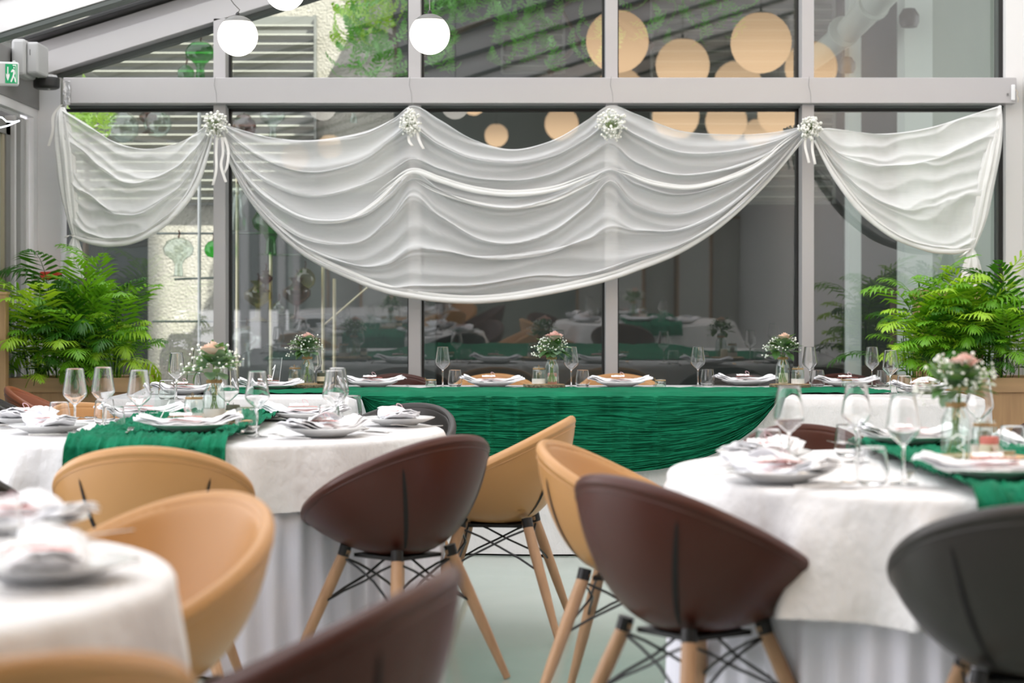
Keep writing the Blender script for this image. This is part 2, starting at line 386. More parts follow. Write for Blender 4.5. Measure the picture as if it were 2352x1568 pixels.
# ------------------------------------------------------------------ courtyard behind the glass
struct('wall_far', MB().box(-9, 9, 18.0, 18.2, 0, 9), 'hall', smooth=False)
stw = MB().box(P(340, 0, 17.2).x, P(905, 0, 17.2).x, 17.2, 17.5, 0, 6.5)
struct('wall_stucco', stw, 'stucco', smooth=False)
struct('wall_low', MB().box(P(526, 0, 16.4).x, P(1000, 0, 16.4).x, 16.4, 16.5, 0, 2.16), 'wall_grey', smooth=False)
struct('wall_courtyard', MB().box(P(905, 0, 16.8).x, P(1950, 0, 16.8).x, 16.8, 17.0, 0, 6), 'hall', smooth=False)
# passage to the right: dark recess, columns, pale wall, unseen slab added to shade it and the stucco
struct('shade_slab', MB().box(-.85, 6, 13.3, 17.4, 4.35, 4.6), 'pale', smooth=False)
struct('wall_passage', MB().box(P(2142, 0, 15.6).x, P(2420, 0, 15.6).x, 15.6, 15.7, 0, 4.4), 'pale', smooth=False)
struct('column_pale', MB().box(P(2078, 0, 15.2).x, P(2142, 0, 15.2).x, 15.2, 15.5, 0, 4.4), 'pale_white', smooth=False)
struct('column_slim', MB().box(P(1950, 0, 16).x, P(1978, 0, 16).x, 16.0, 16.2, 0, 4.4), 'pale_white', smooth=False)
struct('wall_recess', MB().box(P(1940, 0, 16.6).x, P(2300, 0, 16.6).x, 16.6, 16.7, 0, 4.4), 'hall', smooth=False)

def louver(name, px0, px1, py0, py1, Y, pitch, label):
    a = P(px0, py1, Y); b = P(px1, py0, Y); cx = (a.x+b.x)/2
    t = empty(name, (cx, Y, a.z), 0, label, 'louver screen')
    hw = (b.x-a.x)/2; H = b.z-a.z
    MB().box(-hw-.02, -hw, -.04, .05, 0, H).box(hw, hw+.02, -.04, .05, 0, H).box(-hw, hw, .06, .08, 0, H).build('louver_frame', 'louver_frame', t, smooth=False)
    n = int(H/pitch); me = None
    for k in range(n):
        if me is None: me = MB().obox((0, 0, 0), (hw, 0, 0), (0, .032, -.014), (0, .002, .005)).mesh('slat', 'louver', False)
        o = bpy.data.objects.new('slat', me); col.objects.link(o); o.parent = t; o.location = (0, 0, pitch*(k+.5))
    return t
louver('louver_screen', 130, 722, 35, 470, 17.10, .078, 'wide louver screen with pale slats beyond the glass beside the stucco wall')
louver('louver_screen', 1156, 1292, 28, 168, 16.3, .085, 'small pale louver screen beyond the glass, half covered by vine leaves')
louver('louver_screen', 1500, 1912, -40, 468, 16.3, .085, 'tall louver screen beyond the glass behind the cluster of globe reflections')

# thin metal display rack with blown-glass pieces
rack = empty('display_rack', (P(620, 0, 14.2).x, 14.2, 0), 0, 'thin dark metal display rack holding blown glass pieces outside the window', 'rack')
def rk(p, q, w, m='frame_dark', name='rail'):
    a = P(*p, 14.2)-rack.location; b = P(*q, 14.2)-rack.location
    MB().tube([a, b], w, 6).build(name, m, rack)
for p, q in (((360, 536), (640, 536)), ((400, 641), (495, 638)), ((350, 738), (700, 738)), ((620, 586), (760, 586)), ((640, 722), (760, 722))):
    rk(p, q, .009)
for x, t_, b_ in ((458, 250, 860), (545, 400, 900), (622, 580, 900), (742, 600, 900), (768, 640, 900)):
    rk((x, t_), (x, 1095), .013, 'frame' if x < 500 else 'brass', 'upright')
rk((740, 750), (850, 655), .008, 'brass', 'upright')
def ornament(px, py, hpx, kind, m, label, up=1):
    Y = 14.15; s = F/Y; H = hpx/s; base = P(px, py+hpx/2, Y)
    t = empty('glass_ornament', base, 0, label, 'glass ornament', 'blown glass pieces on the display rack')
    shapes = {
        'bulb': [(.30, 0), (.12, .03), (.10, .30), (.16, .42), (.36, .56), (.40, .72), (.30, .90), (.10, .99), (.02, 1)],
        'sphere': [(.02, 0), (.28, .06), (.45, .25), (.50, .48), (.44, .72), (.25, .92), (.10, .99), (.02, 1)],
        'vase': [(.22, 0), (.24, .02), (.07, .10), (.06, .32), (.20, .42), (.34, .56), (.34, .70), (.16, .82), (.10, .88), (.20, .99), (.21, 1)],
        'flask': [(.20, 0), (.22, .02), (.20, .25), (.12, .45), (.09, .70), (.16, .80), (.12, .90), (.20, 1.0)],
    }
    pr = [(r*H, z*H if up > 0 else (1-z)*H) for r, z in shapes[kind]]
    MB().lathe(pr, n=20).build('body', m, t)
    tp = pr[-1][1] if up > 0 else H
    MB().tube([(0, 0, tp-.005), (.008, 0, tp+.03), (0, 0, tp+.05)], .006, 5).build('hook', 'g_brown', t)
    return t
ornament(460, 138, 88, 'bulb', 'g_green', 'pale green blown glass bulb on a long green neck, above the transom')
ornament(427, 168, 40, 'sphere', 'g_green', 'small deep green glass ball just above the transom')
ornament(283, 292, 74, 'sphere', 'g_clear', 'clear glass bubble under the transom above the small swag')
ornament(362, 282, 66, 'sphere', 'g_clear', 'clear glass coil with brown handle under the transom')
ornament(340, 276, 60, 'vase', 'g_brown', 'brown curled glass handle piece under the transom')
ornament(560, 290, 58, 'sphere', 'g_brown', 'smoky brown glass ball beside the first flower ball')
ornament(626, 280, 76, 'bulb', 'g_clear', 'smoky clear glass bulb next to a reflected globe')
ornament(545, 475, 110, 'flask', 'g_clear', 'clear tall glass bottle with thin green handles by the first mullion')
ornament(622, 530, 110, 'bulb', 'g_green', 'vivid green glass bulb on a long stem under the big drape edge')
ornament(410, 590, 90, 'bulb', 'g_clear', 'smoky glass goblet standing on the upper rack rail')
ornament(489, 572, 40, 'sphere', 'g_green', 'small dark green glass ball half behind the first mullion')
ornament(592, 690, 92, 'vase', 'g_yel', 'dark glass vase with an olive yellow body on the lower rack rail')
ornament(610, 645, 48, 'vase', 'g_brown', 'black curled glass piece above the olive yellow vase')
ornament(681, 685, 96, 'vase', 'g_brown', 'dark brown round bodied glass vase on the lower rack rail')
ornament(700, 640, 50, 'sphere', 'g_yel', 'round olive glass disc beside the dark brown vase')
ornament(565, 795, 96, 'bulb', 'g_clear', 'large pale glass bulb near the foot of the first mullion')
ornament(640, 705, 30, 'sphere', 'g_clear', 'small knotted clear glass piece between two dark vases')
ornament(812, 262, 40, 'flask', 'g_clear', 'pale glass funnel hanging just above the drape edge')

# climbing plant
def pinnate(n, L, lw, ll, bend, droop, stemr, bare=.15, tip=.35, seed=0):
    r = random.Random(seed); mb = MB(); pts = []
    ang = 0; p = Vector((0, 0, 0)); N = 14; bps = []
    for i in range(N+1):
        t = i/N; a = bend*t*t+bend*.15*t
        d = Vector((0, math.sin(a), math.cos(a)))
        bps.append((p.copy(), d.copy())); p = p+d*(L/N)
    mb.tube([b[0] for b in bps[::2]], [stemr*(1-.75*i/7) for i in range(8)], 4, False)
    for k in range(n):
        t = bare+(1-bare)*(k+.5)/n; x = t*N; i = min(int(x), N-1); f = x-i
        pos = bps[i][0].lerp(bps[i+1][0], f); d = bps[i][1]
        u = (k+.5)/n; prof = math.sin(PI*min(1, .18+.75*u))**.7*(1-.45*u*u)
        for sgn in (-1, 1):
            l = ll*prof*(.9+.2*r.random()); sd = Vector((sgn, 0, 0)); nrm = sd.cross(d).normalized()*(-sgn)
            dr = (sd*(.80-.45*u)+d*(.45+.55*u)).normalized()
            dr = (dr+Vector((0, 0, -droop*.25))+nrm*(.12*(r.random()-.5))).normalized()
            w_ = lw*(.85+.3*r.random()); side = dr.cross(nrm).normalized()*w_
            q0 = pos; q1 = pos+dr*l*.35+nrm*.05*l; q2 = pos+dr*l*.72+Vector((0, 0, -droop*.10*l)); q3 = pos+dr*l+Vector((0, 0, -droop*.38*l))
            up = nrm*w_*.35
            mb.add([q0, q1+side+up, q1, q1-side+up, q2+side*.8+up*.8, q2, q2-side*.8+up*.8, q3],
                   [(0, 1, 2), (0, 2, 3), (1, 4, 5, 2), (2, 5, 6, 3), (4, 7, 5), (5, 7, 6)])
    return mb
vine_me = [pinnate(8, .34, .013, .085, 1.5, .7, .003, .1, seed=s).mesh('leaf', m_, True) for s, m_ in ((1, 'vine'), (2, 'vine'), (3, 'vine_y'))]
def vine(name, label, spots, stems, Yv):
    b0 = P(*stems[0][0], Yv[1]); t = empty(name, (b0.x, b0.y, 0), 0, label, 'climbing plant')
    for st in stems:
        pts = [P(x, y, Yv[1])-t.location for x, y in st]
        MB().tube(pts, [.03-.018*i/max(1, len(pts)-1) for i in range(len(pts))], 6).build('stem', 'trunk', t)
    for (x0, x1, y0, y1, n, kinds) in spots:
        for _ in range(int(n*1.0)):
            px = rnd.uniform(x0, x1); py = rnd.uniform(y0, y1); Y = rnd.uniform(*Yv)
            o = bpy.data.objects.new('leaf_spray', vine_me[rnd.choice(kinds)]); col.objects.link(o); o.parent = t
            o.location = P(px, py, Y)-t.location
            o.rotation_euler = (rnd.uniform(.6, 1.9), rnd.uniform(-.5, .5), rnd.uniform(0, 6.28))
            s_ = rnd.uniform(.55, 1.0); o.scale = (s_, s_, s_)
vine('climbing_vine', 'leafy vine on a dark trunk in front of the sunlit stucco wall', [(800, 940, -30, 110, 60, (0, 2, 2)), (790, 870, 40, 110, 16, (2, 1)), (790, 940, 100, 190, 34, (0, 1)), (1000, 1100, -20, 60, 14, (0, 1)), ],
     [[(905, 230), (912, 120), (900, 20), (905, -60)], [(905, 90), (850, 60), (800, 62)]], (14.8, 16.0))
vine('climbing_vine', 'dark vine trailing over the upper panes between the second and third mullions', [(965, 1380, -30, 70, 70, (0, 1)), (1120, 1400, 60, 165, 46, (0, 1)), (1420, 1720, -30, 110, 46, (0, 1)), (970, 1050, 100, 170, 10, (0, 1))],
     [[(1260, 170), (1330, 100), (1290, 20), (1360, -40)], [(1130, 40), (1010, 90), (960, 150)], [(1500, 110), (1440, 60), (1380, 20)]], (14.8, 16.0))
vine('garden_shrub', 'sunlit yellow-green foliage beyond the glass above the small swag', [(150, 250, 245, 330, 26, (2,))], [[(190, 1090), (195, 700), (200, 420), (200, 300), (210, 250)]], (13.6, 14.4))

# things on the passage wall
dt = empty('ventilation_duct', P(1960, 60, 15.4), 0, 'pale round ventilation duct high in the passage beyond the glass', 'duct')
MB().tube([P(1850, 150, 16.2)-dt.location, P(1950, 70, 15.4)-dt.location, P(2070, -60, 14.3)-dt.location], [.08, .10, .12], 20).build('duct_pipe', 'pale', dt)
for i in (0.35, .75):
    a = P(1880, 126, 15.9).lerp(P(2050, -30, 14.5), i)-dt.location; b = a+(P(2050, -30, 14.5)-P(1880, 126, 15.9)).normalized()*.03
    MB().tube([a, b], .125, 20).build('duct_collar', 'pale', dt)
for px, py, k, lb in ((2088, 42, 1.0, 'black wall loudspeaker high on the pale column beyond the glass'), (1945, 150, .85, 'black wall loudspeaker on the slim column beside the duct')):
    t = empty('wall_speaker', P(px, py, 15.0), .5, lb, 'loudspeaker')
    h = .075*k
    MB().lathe([(.001, -h), (h*.8, -h*.9), (h, -h*.4), (h*1.0, h*.3), (h*.6, h*.95), (.001, h)], n=16).build('cabinet', 'black', t)
    MB().tube([(0, 0, 0), (.12*k, .1, 0)], .015, 8).build('bracket', 'greyplastic', t)

# ------------------------------------------------------------------ fittings on the left and right
t = empty('equipment_box', P(70, 178, 11.85), 0, 'grey chamfered equipment box under the sloping rafter beside the exit sign', 'equipment box')
MB().box(-.085, .0, -.12, .16, 0, .215).build('housing', 'greyplastic', t, smooth=False, bevel=.018)
MB().box(.0, .072, -.10, .16, .012, .20).build('cover', 'greyplastic', t, smooth=False, bevel=.014)
MB().box(.02, .023, -.102, -.099, .12, .155).build('status_slit', 'black', t, smooth=False)
t = empty('ceiling_sensor', P(107, 205, 12.05), 0, 'black round drum-shaped sensor mounted beside the left end of the transom', 'sensor')
MB().lathe([(.001, 0), (.06, 0), (.076, .008), (.079, .02), (.079, .062), (.074, .07), (.001, .07)], n=32).build('drum', 'black', t)
MB().lathe([(.001, .068), (.07, .068), (.06, .085), (.001, .085)], n=8).build('mount', 'greyplastic', t, smooth=False)
MB().ball((.02, -.03, -.001), .009, 8, 4).build('sensor_eye', 'greyplastic', t)
# exit sign
t = empty('exit_sign', P(22, 197, 11.35), .30, 'white and green exit sign with down arrow and running figure', 'exit sign')
MB().box(-.075, .052, -.02, .03, 0, .135).build('housing', 'whiteplastic', t, smooth=False, bevel=.012)
MB().box(-.025, .042, -.0225, -.0195, .012, .122).build('green_panel', 'signgreen', t, smooth=False)
def flat(name, polys, y, m, par):
    mb = MB()
    for poly in polys:
        vs = [(x, y, z) for x, z in poly]+[(x, y+.0012, z) for x, z in poly]; n = len(poly)
        mb.add(vs, [tuple(range(n)), tuple(range(2*n-1, n-1, -1))]+[(i, i+n, (i+1) % n+n, (i+1) % n) for i in range(n)])
    return mb.build(name, m, par, smooth=False)
flat('arrow', [[(-.014, .105), (-.008, .105), (-.008, .06), (-.0015, .068), (-.0015, .052), (-.011, .025), (-.0205, .052), (-.0205, .068), (-.014, .06)]], -.0242, 'signwhite', t)
flat('doorway', [[(.016, .118), (.036, .118), (.036, .016), (.033, .016), (.033, .112), (.016, .112)]], -.0242, 'signwhite', t)
flat('running_figure', [[(.020, .105), (.027, .105), (.027, .096), (.020, .096)],
                       [(.014, .092), (.026, .09), (.030, .07), (.024, .055), (.017, .06), (.019, .078), (.008, .074), (.006, .08)],
                       [(.017, .06), (.024, .055), (.031, .04), (.034, .02), (.028, .02), (.025, .036)],
                       [(.017, .062), (.012, .045), (.003, .022), (.010, .018), (.018, .038), (.023, .055)]], -.0246, 'signwhite', t)
MB().tube([(.02, 0.01, .135), (.02, .01, .143), (.03, .01, .143), (.03, .01, .135)], .003, 6).build('hanging_loop', 'whiteplastic', t)
# neon tube inside the door
t = empty('neon_sign', P(20, 285, 11.62), 0, 'thin white neon tube curving across the top corner of the glass door', 'neon sign')
def np_(l): return [P(x, y, 11.62)-t.location for x, y in l]
MB().tube(np_([(-30, 262), (5, 270), (15, 279), (32, 280), (45, 277)]), .004, 8).build('neon_tube', 'neon', t)
MB().tube(np_([(-30, 300), (0, 293), (20, 288), (45, 277)]), .004, 8).build('neon_tube', 'neon', t)
# red and white box by the pier
t = empty('call_point', P(118, 668, 12.46), 0, 'red and white box on the grey pier, half hidden by palm fronds', 'call box')
MB().box(-.055, .055, -.06, .08, 0, .07).build('white_cover', 'whiteplastic', t, smooth=False, bevel=.006)
MB().box(-.058, .058, -.062, .08, .07, .12).build('red_cover', 'red', t, smooth=False, bevel=.006)
MB().lathe([(.001, 0), (.012, 0), (.012, .004), (.001, .004)], n=16).build('black_dot', 'black', t, loc=(-.02, -.0645, .04)).rotation_euler = (PI/2, 0, 0)
flat('arrow_mark', [[(.004, .04), (.014, .048), (.014, .043), (.028, .043), (.028, .037), (.014, .037), (.014, .032)]], -.0625, 'black', t)
# duct tape, white sensor
t = empty('duct_tape', P(153, 240, 12.375), 0, 'crumpled silver duct tape wrapped round the end of the transom', 'tape')
MB().grid(lambda u, v: (-.022+.045*u+.002*nz(v*9, u*3), -.003-.004*abs(nz(u*6, v*14)), .15*v-.003), 8, 30).build('tape_strip', 'tape', t)
t = empty('door_contact', P(2326, 231, 12.375), 0, 'white slim sensor with a thin cable at the end of the transom', 'sensor')
MB().box(-.012, .012, -.022, 0, 0, .098).build('housing', 'whiteplastic', t, smooth=False, bevel=.006)
MB().box(-.036, -.026, -.008, 0, .03, .045).build('magnet', 'header', t, smooth=False)
MB().tube([(.012, -.01, .07), (.03, -.01, .05), (.022, -.01, .03), (.034, -.01, .012), (.03, -.005, -.01)], .002, 5).build('cable', 'cream', t)

# ------------------------------------------------------------------ pendant lamps in view
def pendant(loc, r, m, label, group, top, cat='pendant lamp', swing=0, capr=.42):
    t = empty('pendant_lamp', loc, 0, label, cat, group)
    a0 = math.asin(min(.9, capr))
    pr = [(max(.001, r*math.sin(a)), r*math.cos(a)) for a in [a0+(PI-a0)*j/18 for j in range(19)]]
    MB().lathe(pr, n=36).build('globe', m, t, sharp=False)
    pc = [(max(.002, r*1.02*math.sin(a)), r*1.02*math.cos(a)) for a in [a0*1.28*j/7 for j in range(8)]]
    MB().lathe(pc+[(r*.3, pc[-1][1]-.002)], n=36).build('cap', 'louver_frame', t)
    MB().lathe([(.011, r), (.011, r*1.12), (.004, r*1.2)], n=10).build('ferrule', 'black', t)
    hgt = top-loc[2]
    if swing: pts = [(0, 0, r*1.15), (.01, 0, r*1.3), (-.02, 0, r*1.6), (-.05, 0, r*2.0), (-.06, 0, r*2.4), (-.06, 0, hgt)]
    else: pts = [(0, 0, r*1.15), (0, 0, hgt)]
    MB().tube(pts, .0035, 6).build('cord', 'header', t)
    return t
YP = 10.3; GP = 'small lit globe pendants along the roof'
for px, py, lb, sw in ((546, 83, 'lit white globe pendant with grey cap on a curling cord', 1), (987, 79, 'lit white globe pendant on a straight wire before the second mullion', 0),
                       (655, -22, 'lit globe pendant cut by the top edge, above the curling-cord lamp', 0), (152, -24, 'lit globe pendant cut by the top edge over the sloping rafters', 0)):
    c = P(px, py, YP); pendant(c, .1045, 'lamp', lb, GP, roof_z(c.x)+.03, swing=sw, capr=.60)
# larger globes further back in the room, seen mirrored in the glass
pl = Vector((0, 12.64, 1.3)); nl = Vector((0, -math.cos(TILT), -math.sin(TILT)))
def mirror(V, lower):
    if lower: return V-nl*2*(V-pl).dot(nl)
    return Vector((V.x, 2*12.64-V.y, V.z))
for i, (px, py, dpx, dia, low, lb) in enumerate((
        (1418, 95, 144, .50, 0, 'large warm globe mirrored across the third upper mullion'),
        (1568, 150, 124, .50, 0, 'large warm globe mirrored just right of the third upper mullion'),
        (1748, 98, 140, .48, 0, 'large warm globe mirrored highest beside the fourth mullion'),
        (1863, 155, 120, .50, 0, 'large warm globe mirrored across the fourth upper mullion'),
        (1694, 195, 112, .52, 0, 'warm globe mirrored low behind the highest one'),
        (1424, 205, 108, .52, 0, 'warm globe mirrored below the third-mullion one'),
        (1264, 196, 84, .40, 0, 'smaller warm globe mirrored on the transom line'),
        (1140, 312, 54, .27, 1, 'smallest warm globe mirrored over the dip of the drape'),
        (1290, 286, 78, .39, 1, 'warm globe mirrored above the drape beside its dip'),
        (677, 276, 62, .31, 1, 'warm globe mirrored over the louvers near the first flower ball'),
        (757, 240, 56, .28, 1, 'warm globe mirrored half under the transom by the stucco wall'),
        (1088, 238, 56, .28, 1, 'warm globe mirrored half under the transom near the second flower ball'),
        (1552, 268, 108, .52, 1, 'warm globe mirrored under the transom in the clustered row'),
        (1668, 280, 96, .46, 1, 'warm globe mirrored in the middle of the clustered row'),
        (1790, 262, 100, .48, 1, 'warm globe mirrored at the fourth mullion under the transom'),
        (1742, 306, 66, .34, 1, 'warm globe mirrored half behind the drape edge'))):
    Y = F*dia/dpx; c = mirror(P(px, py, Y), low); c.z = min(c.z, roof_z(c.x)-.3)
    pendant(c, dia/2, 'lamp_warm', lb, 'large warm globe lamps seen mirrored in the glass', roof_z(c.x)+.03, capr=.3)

# ------------------------------------------------------------------ wall drapes
YD = 12.33
def drape_fn(rows, amp, nf, seed, endtaper=.12, yb=YD, zf=0, pn=1.0):
    R = [[tuple(p) for p in r] for r in rows]
    def fn(u, v):
        colp = [catmull(r, u) for r in R]
        x, y = catmull(colp, v)
        e = smooth(0, endtaper, u)*smooth(0, endtaper, 1-u)
        ph = nf*v+pn*(.35*nz(u*3+seed, v*2.2, seed)+.25*nz(u*9, v*5, seed+3))
        s_ = abs(math.sin(PI*ph)); rid = 1-s_**.75
        rid2 = 1-abs(math.sin(PI*(ph*2.7+1.1*nz(u*4, v*4, seed+9))))
        edge = smooth(0, .05, v)
        d = amp*(rid*(.75+.25*nz(u*5, v*5, seed+1))*1.0+.35*rid2)*edge*(.35+.65*e)
        d += .008*nz(u*7, v*3, seed)+.0025*nz(u*30, v*20, seed)
        p = P(x, y, yb-.01-d-.02*(1-e))
        q = P(x, y, yb)
        return (q.x, p.y, q.z+(zf or amp*.45)*math.sin(2*PI*ph)*(.55+.9*abs(nz(u*2.5, v*3, seed+6)))*e*edge*smooth(0, .12, 1-v))
    return fn
cx_ = [505, 560, 630, 720, 830, 900, 950, 1010, 1090, 1178, 1270, 1345, 1402, 1460, 1560, 1680, 1770, 1848]
def row(xs, ys): return list(zip(xs, ys))
big_rows = [
    row(cx_, [283, 300, 317, 322, 304, 275, 243, 275, 322, 343, 322, 280, 243, 262, 300, 309, 305, 290]),
    row([505, 545, 620, 720, 830, 900, 950, 1010, 1090, 1178, 1270, 1345, 1402, 1460, 1560, 1680, 1775, 1848], [287, 340, 385, 400, 375, 335, 310, 345, 385, 397, 380, 340, 305, 345, 378, 372, 340, 293]),
    row([505, 540, 610, 710, 825, 895, 950, 1010, 1090, 1178, 1270, 1345, 1402, 1460, 1560, 1675, 1775, 1848], [291, 365, 440, 478, 455, 420, 392, 412, 440, 448, 436, 408, 385, 410, 432, 412, 355, 297]),
    row([505, 537, 603, 703, 822, 893, 950, 1010, 1090, 1178, 1270, 1345, 1402, 1460, 1560, 1670, 1770, 1848], [295, 380, 470, 540, 555, 500, 425, 480, 540, 560, 545, 485, 420, 475, 500, 450, 375, 302]),
    row([505, 538, 600, 700, 820, 890, 950, 1010, 1090, 1178, 1270, 1345, 1402, 1460, 1560, 1665, 1765, 1848], [300, 390, 483, 572, 620, 625, 600, 605, 610, 605, 595, 580, 570, 560, 540, 485, 398, 308]),
    row([505, 540, 600, 700, 820, 890, 950, 1010, 1090, 1178, 1270, 1345, 1402, 1460, 1560, 1660, 1760, 1848], [306, 395, 490, 583, 643, 668, 680, 688, 691, 684, 669, 653, 638, 618, 577, 513, 420, 315])]
left_rows = [
    row([146, 200, 262, 330, 400, 450, 486], [252, 285, 325, 342, 333, 310, 286]),
    row([150, 208, 268, 330, 400, 450, 487], [300, 350, 398, 412, 385, 340, 291]),
    row([158, 218, 275, 332, 402, 452, 488], [390, 435, 472, 470, 428, 368, 297]),
    row([166, 214, 272, 334, 402, 452, 489], [470, 505, 528, 515, 465, 395, 302]),
    row([174, 214, 270, 334, 402, 452, 490], [545, 557, 560, 542, 492, 422, 308])]
right_rows = [
    row([1868, 1922, 1992, 2062, 2142, 2222, 2296], [297, 302, 307, 305, 291, 266, 243]),
    row([1868, 1924, 1992, 2062, 2142, 2220, 2290], [302, 345, 362, 364, 347, 312, 300]),
    row([1869, 1921, 1987, 2060, 2140, 2210, 2272], [308, 372, 420, 440, 425, 402, 400]),
    row([1869, 1917, 1981, 2055, 2135, 2195, 2252], [314, 388, 455, 502, 515, 505, 490]),
    row([1870, 1915, 1976, 2050, 2130, 2190, 2230], [322, 402, 482, 541, 572, 578, 572])]
def hem(rowpts, w, parent, name='hem', seed=0, yb=YD, e0=.45):
    n = 90; mb = MB()
    for k, (off, rr) in enumerate(((0, 1), (.9, .7))):
        def fn(u, v, off=off, rr=rr):
            x, y = catmull(rowpts, v); x2, y2 = catmull(rowpts, min(1, v+.01)); x1, y1 = catmull(rowpts, max(0, v-.01))
            tx, ty = x2-x1, y2-y1; l = math.hypot(tx, ty) or 1; nx, ny = ty/l, -tx/l
            e = (e0+(1-e0)*smooth(0, .35 if e0 < .2 else .2, v)*smooth(0, .35 if e0 < .2 else .2, 1-v))*rr*(1+.25*nz(v*8, seed+k))
            c = P(x, y, yb-.045); a = 2*PI*u; W = w*e
            o_ = off*w*1.5*(1+.3*nz(v*5, seed, k))
            return (c.x+nx*(W*math.cos(a)+o_), c.y+W*.75*math.sin(a)+.01*k, c.z-ny*(W*math.cos(a)+o_)*1)
        mb.grid(fn, 10, n, wrap=True)
    return mb.build(name, 'sheer2', parent, sharp=False)
def bundle(pts, ws, parent, name, seed, m='sheer2'):
    mb = MB()
    def fn(u, v):
        x, y, Y = catmull(pts, v); wv = catmull([(a,) for a in ws], v)[0]
        c = P(x, y, Y); a = 2*PI*u; rr = wv*(1+.22*math.sin(7*a+seed+2*nz(v*3, seed))+.12*math.sin(12*a))
        return (c.x+rr*math.cos(a), c.y+rr*.55*math.sin(a), c.z)
    return mb.grid(fn, 56, 40, wrap=True).build(name, m, parent, sharp=False)
def ribbon(pts, w, parent, name='ribbon', m='ribbon'):
    mb = MB()
    def fn(u, v):
        x, y, Y = catmull(pts, v); c = P(x, y, Y)
        return (c.x+w*(u-.5), c.y+.006*math.sin(6*v)+.004*(u-.5), c.z+(.15*w*(u-.5)))
    return mb.grid(fn, 2, 16).build(name, m, parent)
def place_local(objs, t):
    for o in objs: o.location = o.location - t.location
def drape(name, label, loc, rows, amp, nf, seed, nu, nv, hemw):
    t = empty(name, loc, 0, label, 'drape'); kidsl = []
    kidsl.append(MB().grid(drape_fn(rows, amp, nf, seed, pn=1.0 if nf > 5 else .35), nu, nv).build('sheer_cloth', 'sheer' if nf > 5 else 'sheer_side', t, sharp=False))
    kidsl.append(hem(rows[-1], hemw, t, seed=seed))
    return t, kidsl
tD, k1 = drape('wall_drape', 'wide white sheer drape swagged across three panes of the glass wall', P(1176, 690, YD), big_rows, .075, 6.6, 1.3, 300, 150, .017)
# folds gathered up at the two inner mullions
for i, (path, w) in enumerate((([(860, 455), (905, 420), (950, 395), (1010, 415), (1090, 438), (1178, 447), (1270, 437), (1345, 410), (1402, 388)], .018),
                ([(1402, 390), (1440, 400), (1500, 422), (1580, 432), (1660, 415), (1740, 380), (1800, 330), (1846, 300)], .013),
                ([(950, 412), (1000, 440), (1090, 468), (1178, 478), (1270, 462), (1350, 425), (1402, 400)], .010),
                ([(700, 512), (790, 508), (860, 470), (920, 412), (950, 402)], .011))):
    k1.append(hem(path, w*.8, tD, 'gathered_fold', seed=20+i, yb=YD-.02, e0=.03))
place_local(k1, tD)
tL, k2 = drape('wall_drape', 'small white sheer swag hung between the grey pier and the first mullion', P(300, 560, YD), left_rows, .055, 3.4, 5.1, 130, 110, .017)
k2.append(bundle([(141, 246, YD), (142, 275, YD-.02), (147, 340, YD-.03), (155, 420, YD-.03), (164, 490, YD-.03), (172, 545, YD-.03)], [.016, .038, .05, .046, .034, .013], tL, 'gathered_edge', 1))
k2.append(bundle([(172, 545, YD-.03), (172, 560, YD-.03), (171, 590, YD-.03), (170, 640, YD-.03)], [.012, .028, .048, .062], tL, 'tail', 3))
k2.append(ribbon([(141, 240, YD-.02), (122, 265, YD-.03), (122, 300, YD-.03), (112, 335, YD-.03)], .018, tL))
k2.append(ribbon([(172, 543, YD-.06), (160, 540, YD-.07), (150, 546, YD-.07)], .02, tL))
place_local(k2, tL)
tR, k3 = drape('wall_drape', 'small white sheer swag hung between the fourth mullion and the white pier', P(2080, 575, YD), right_rows, .055, 3.2, 8.7, 130, 110, .016)
k3.append(bundle([(2297, 242, YD), (2292, 290, YD-.02), (2277, 360, YD-.03), (2262, 430, YD-.03), (2248, 510, YD-.03), (2232, 572, YD-.03)], [.006, .026, .042, .044, .036, .013], tR, 'gathered_edge', 1))
k3.append(bundle([(2232, 572, YD-.03), (2232, 588, YD-.03), (2232, 612, YD-.03), (2230, 660, YD-.03)], [.012, .030, .048, .060], tR, 'tail', 3))
k3.append(ribbon([(2230, 572, YD-.06), (2218, 580, YD-.07), (2205, 590, YD-.07)], .02, tR))
place_local(k3, tR)

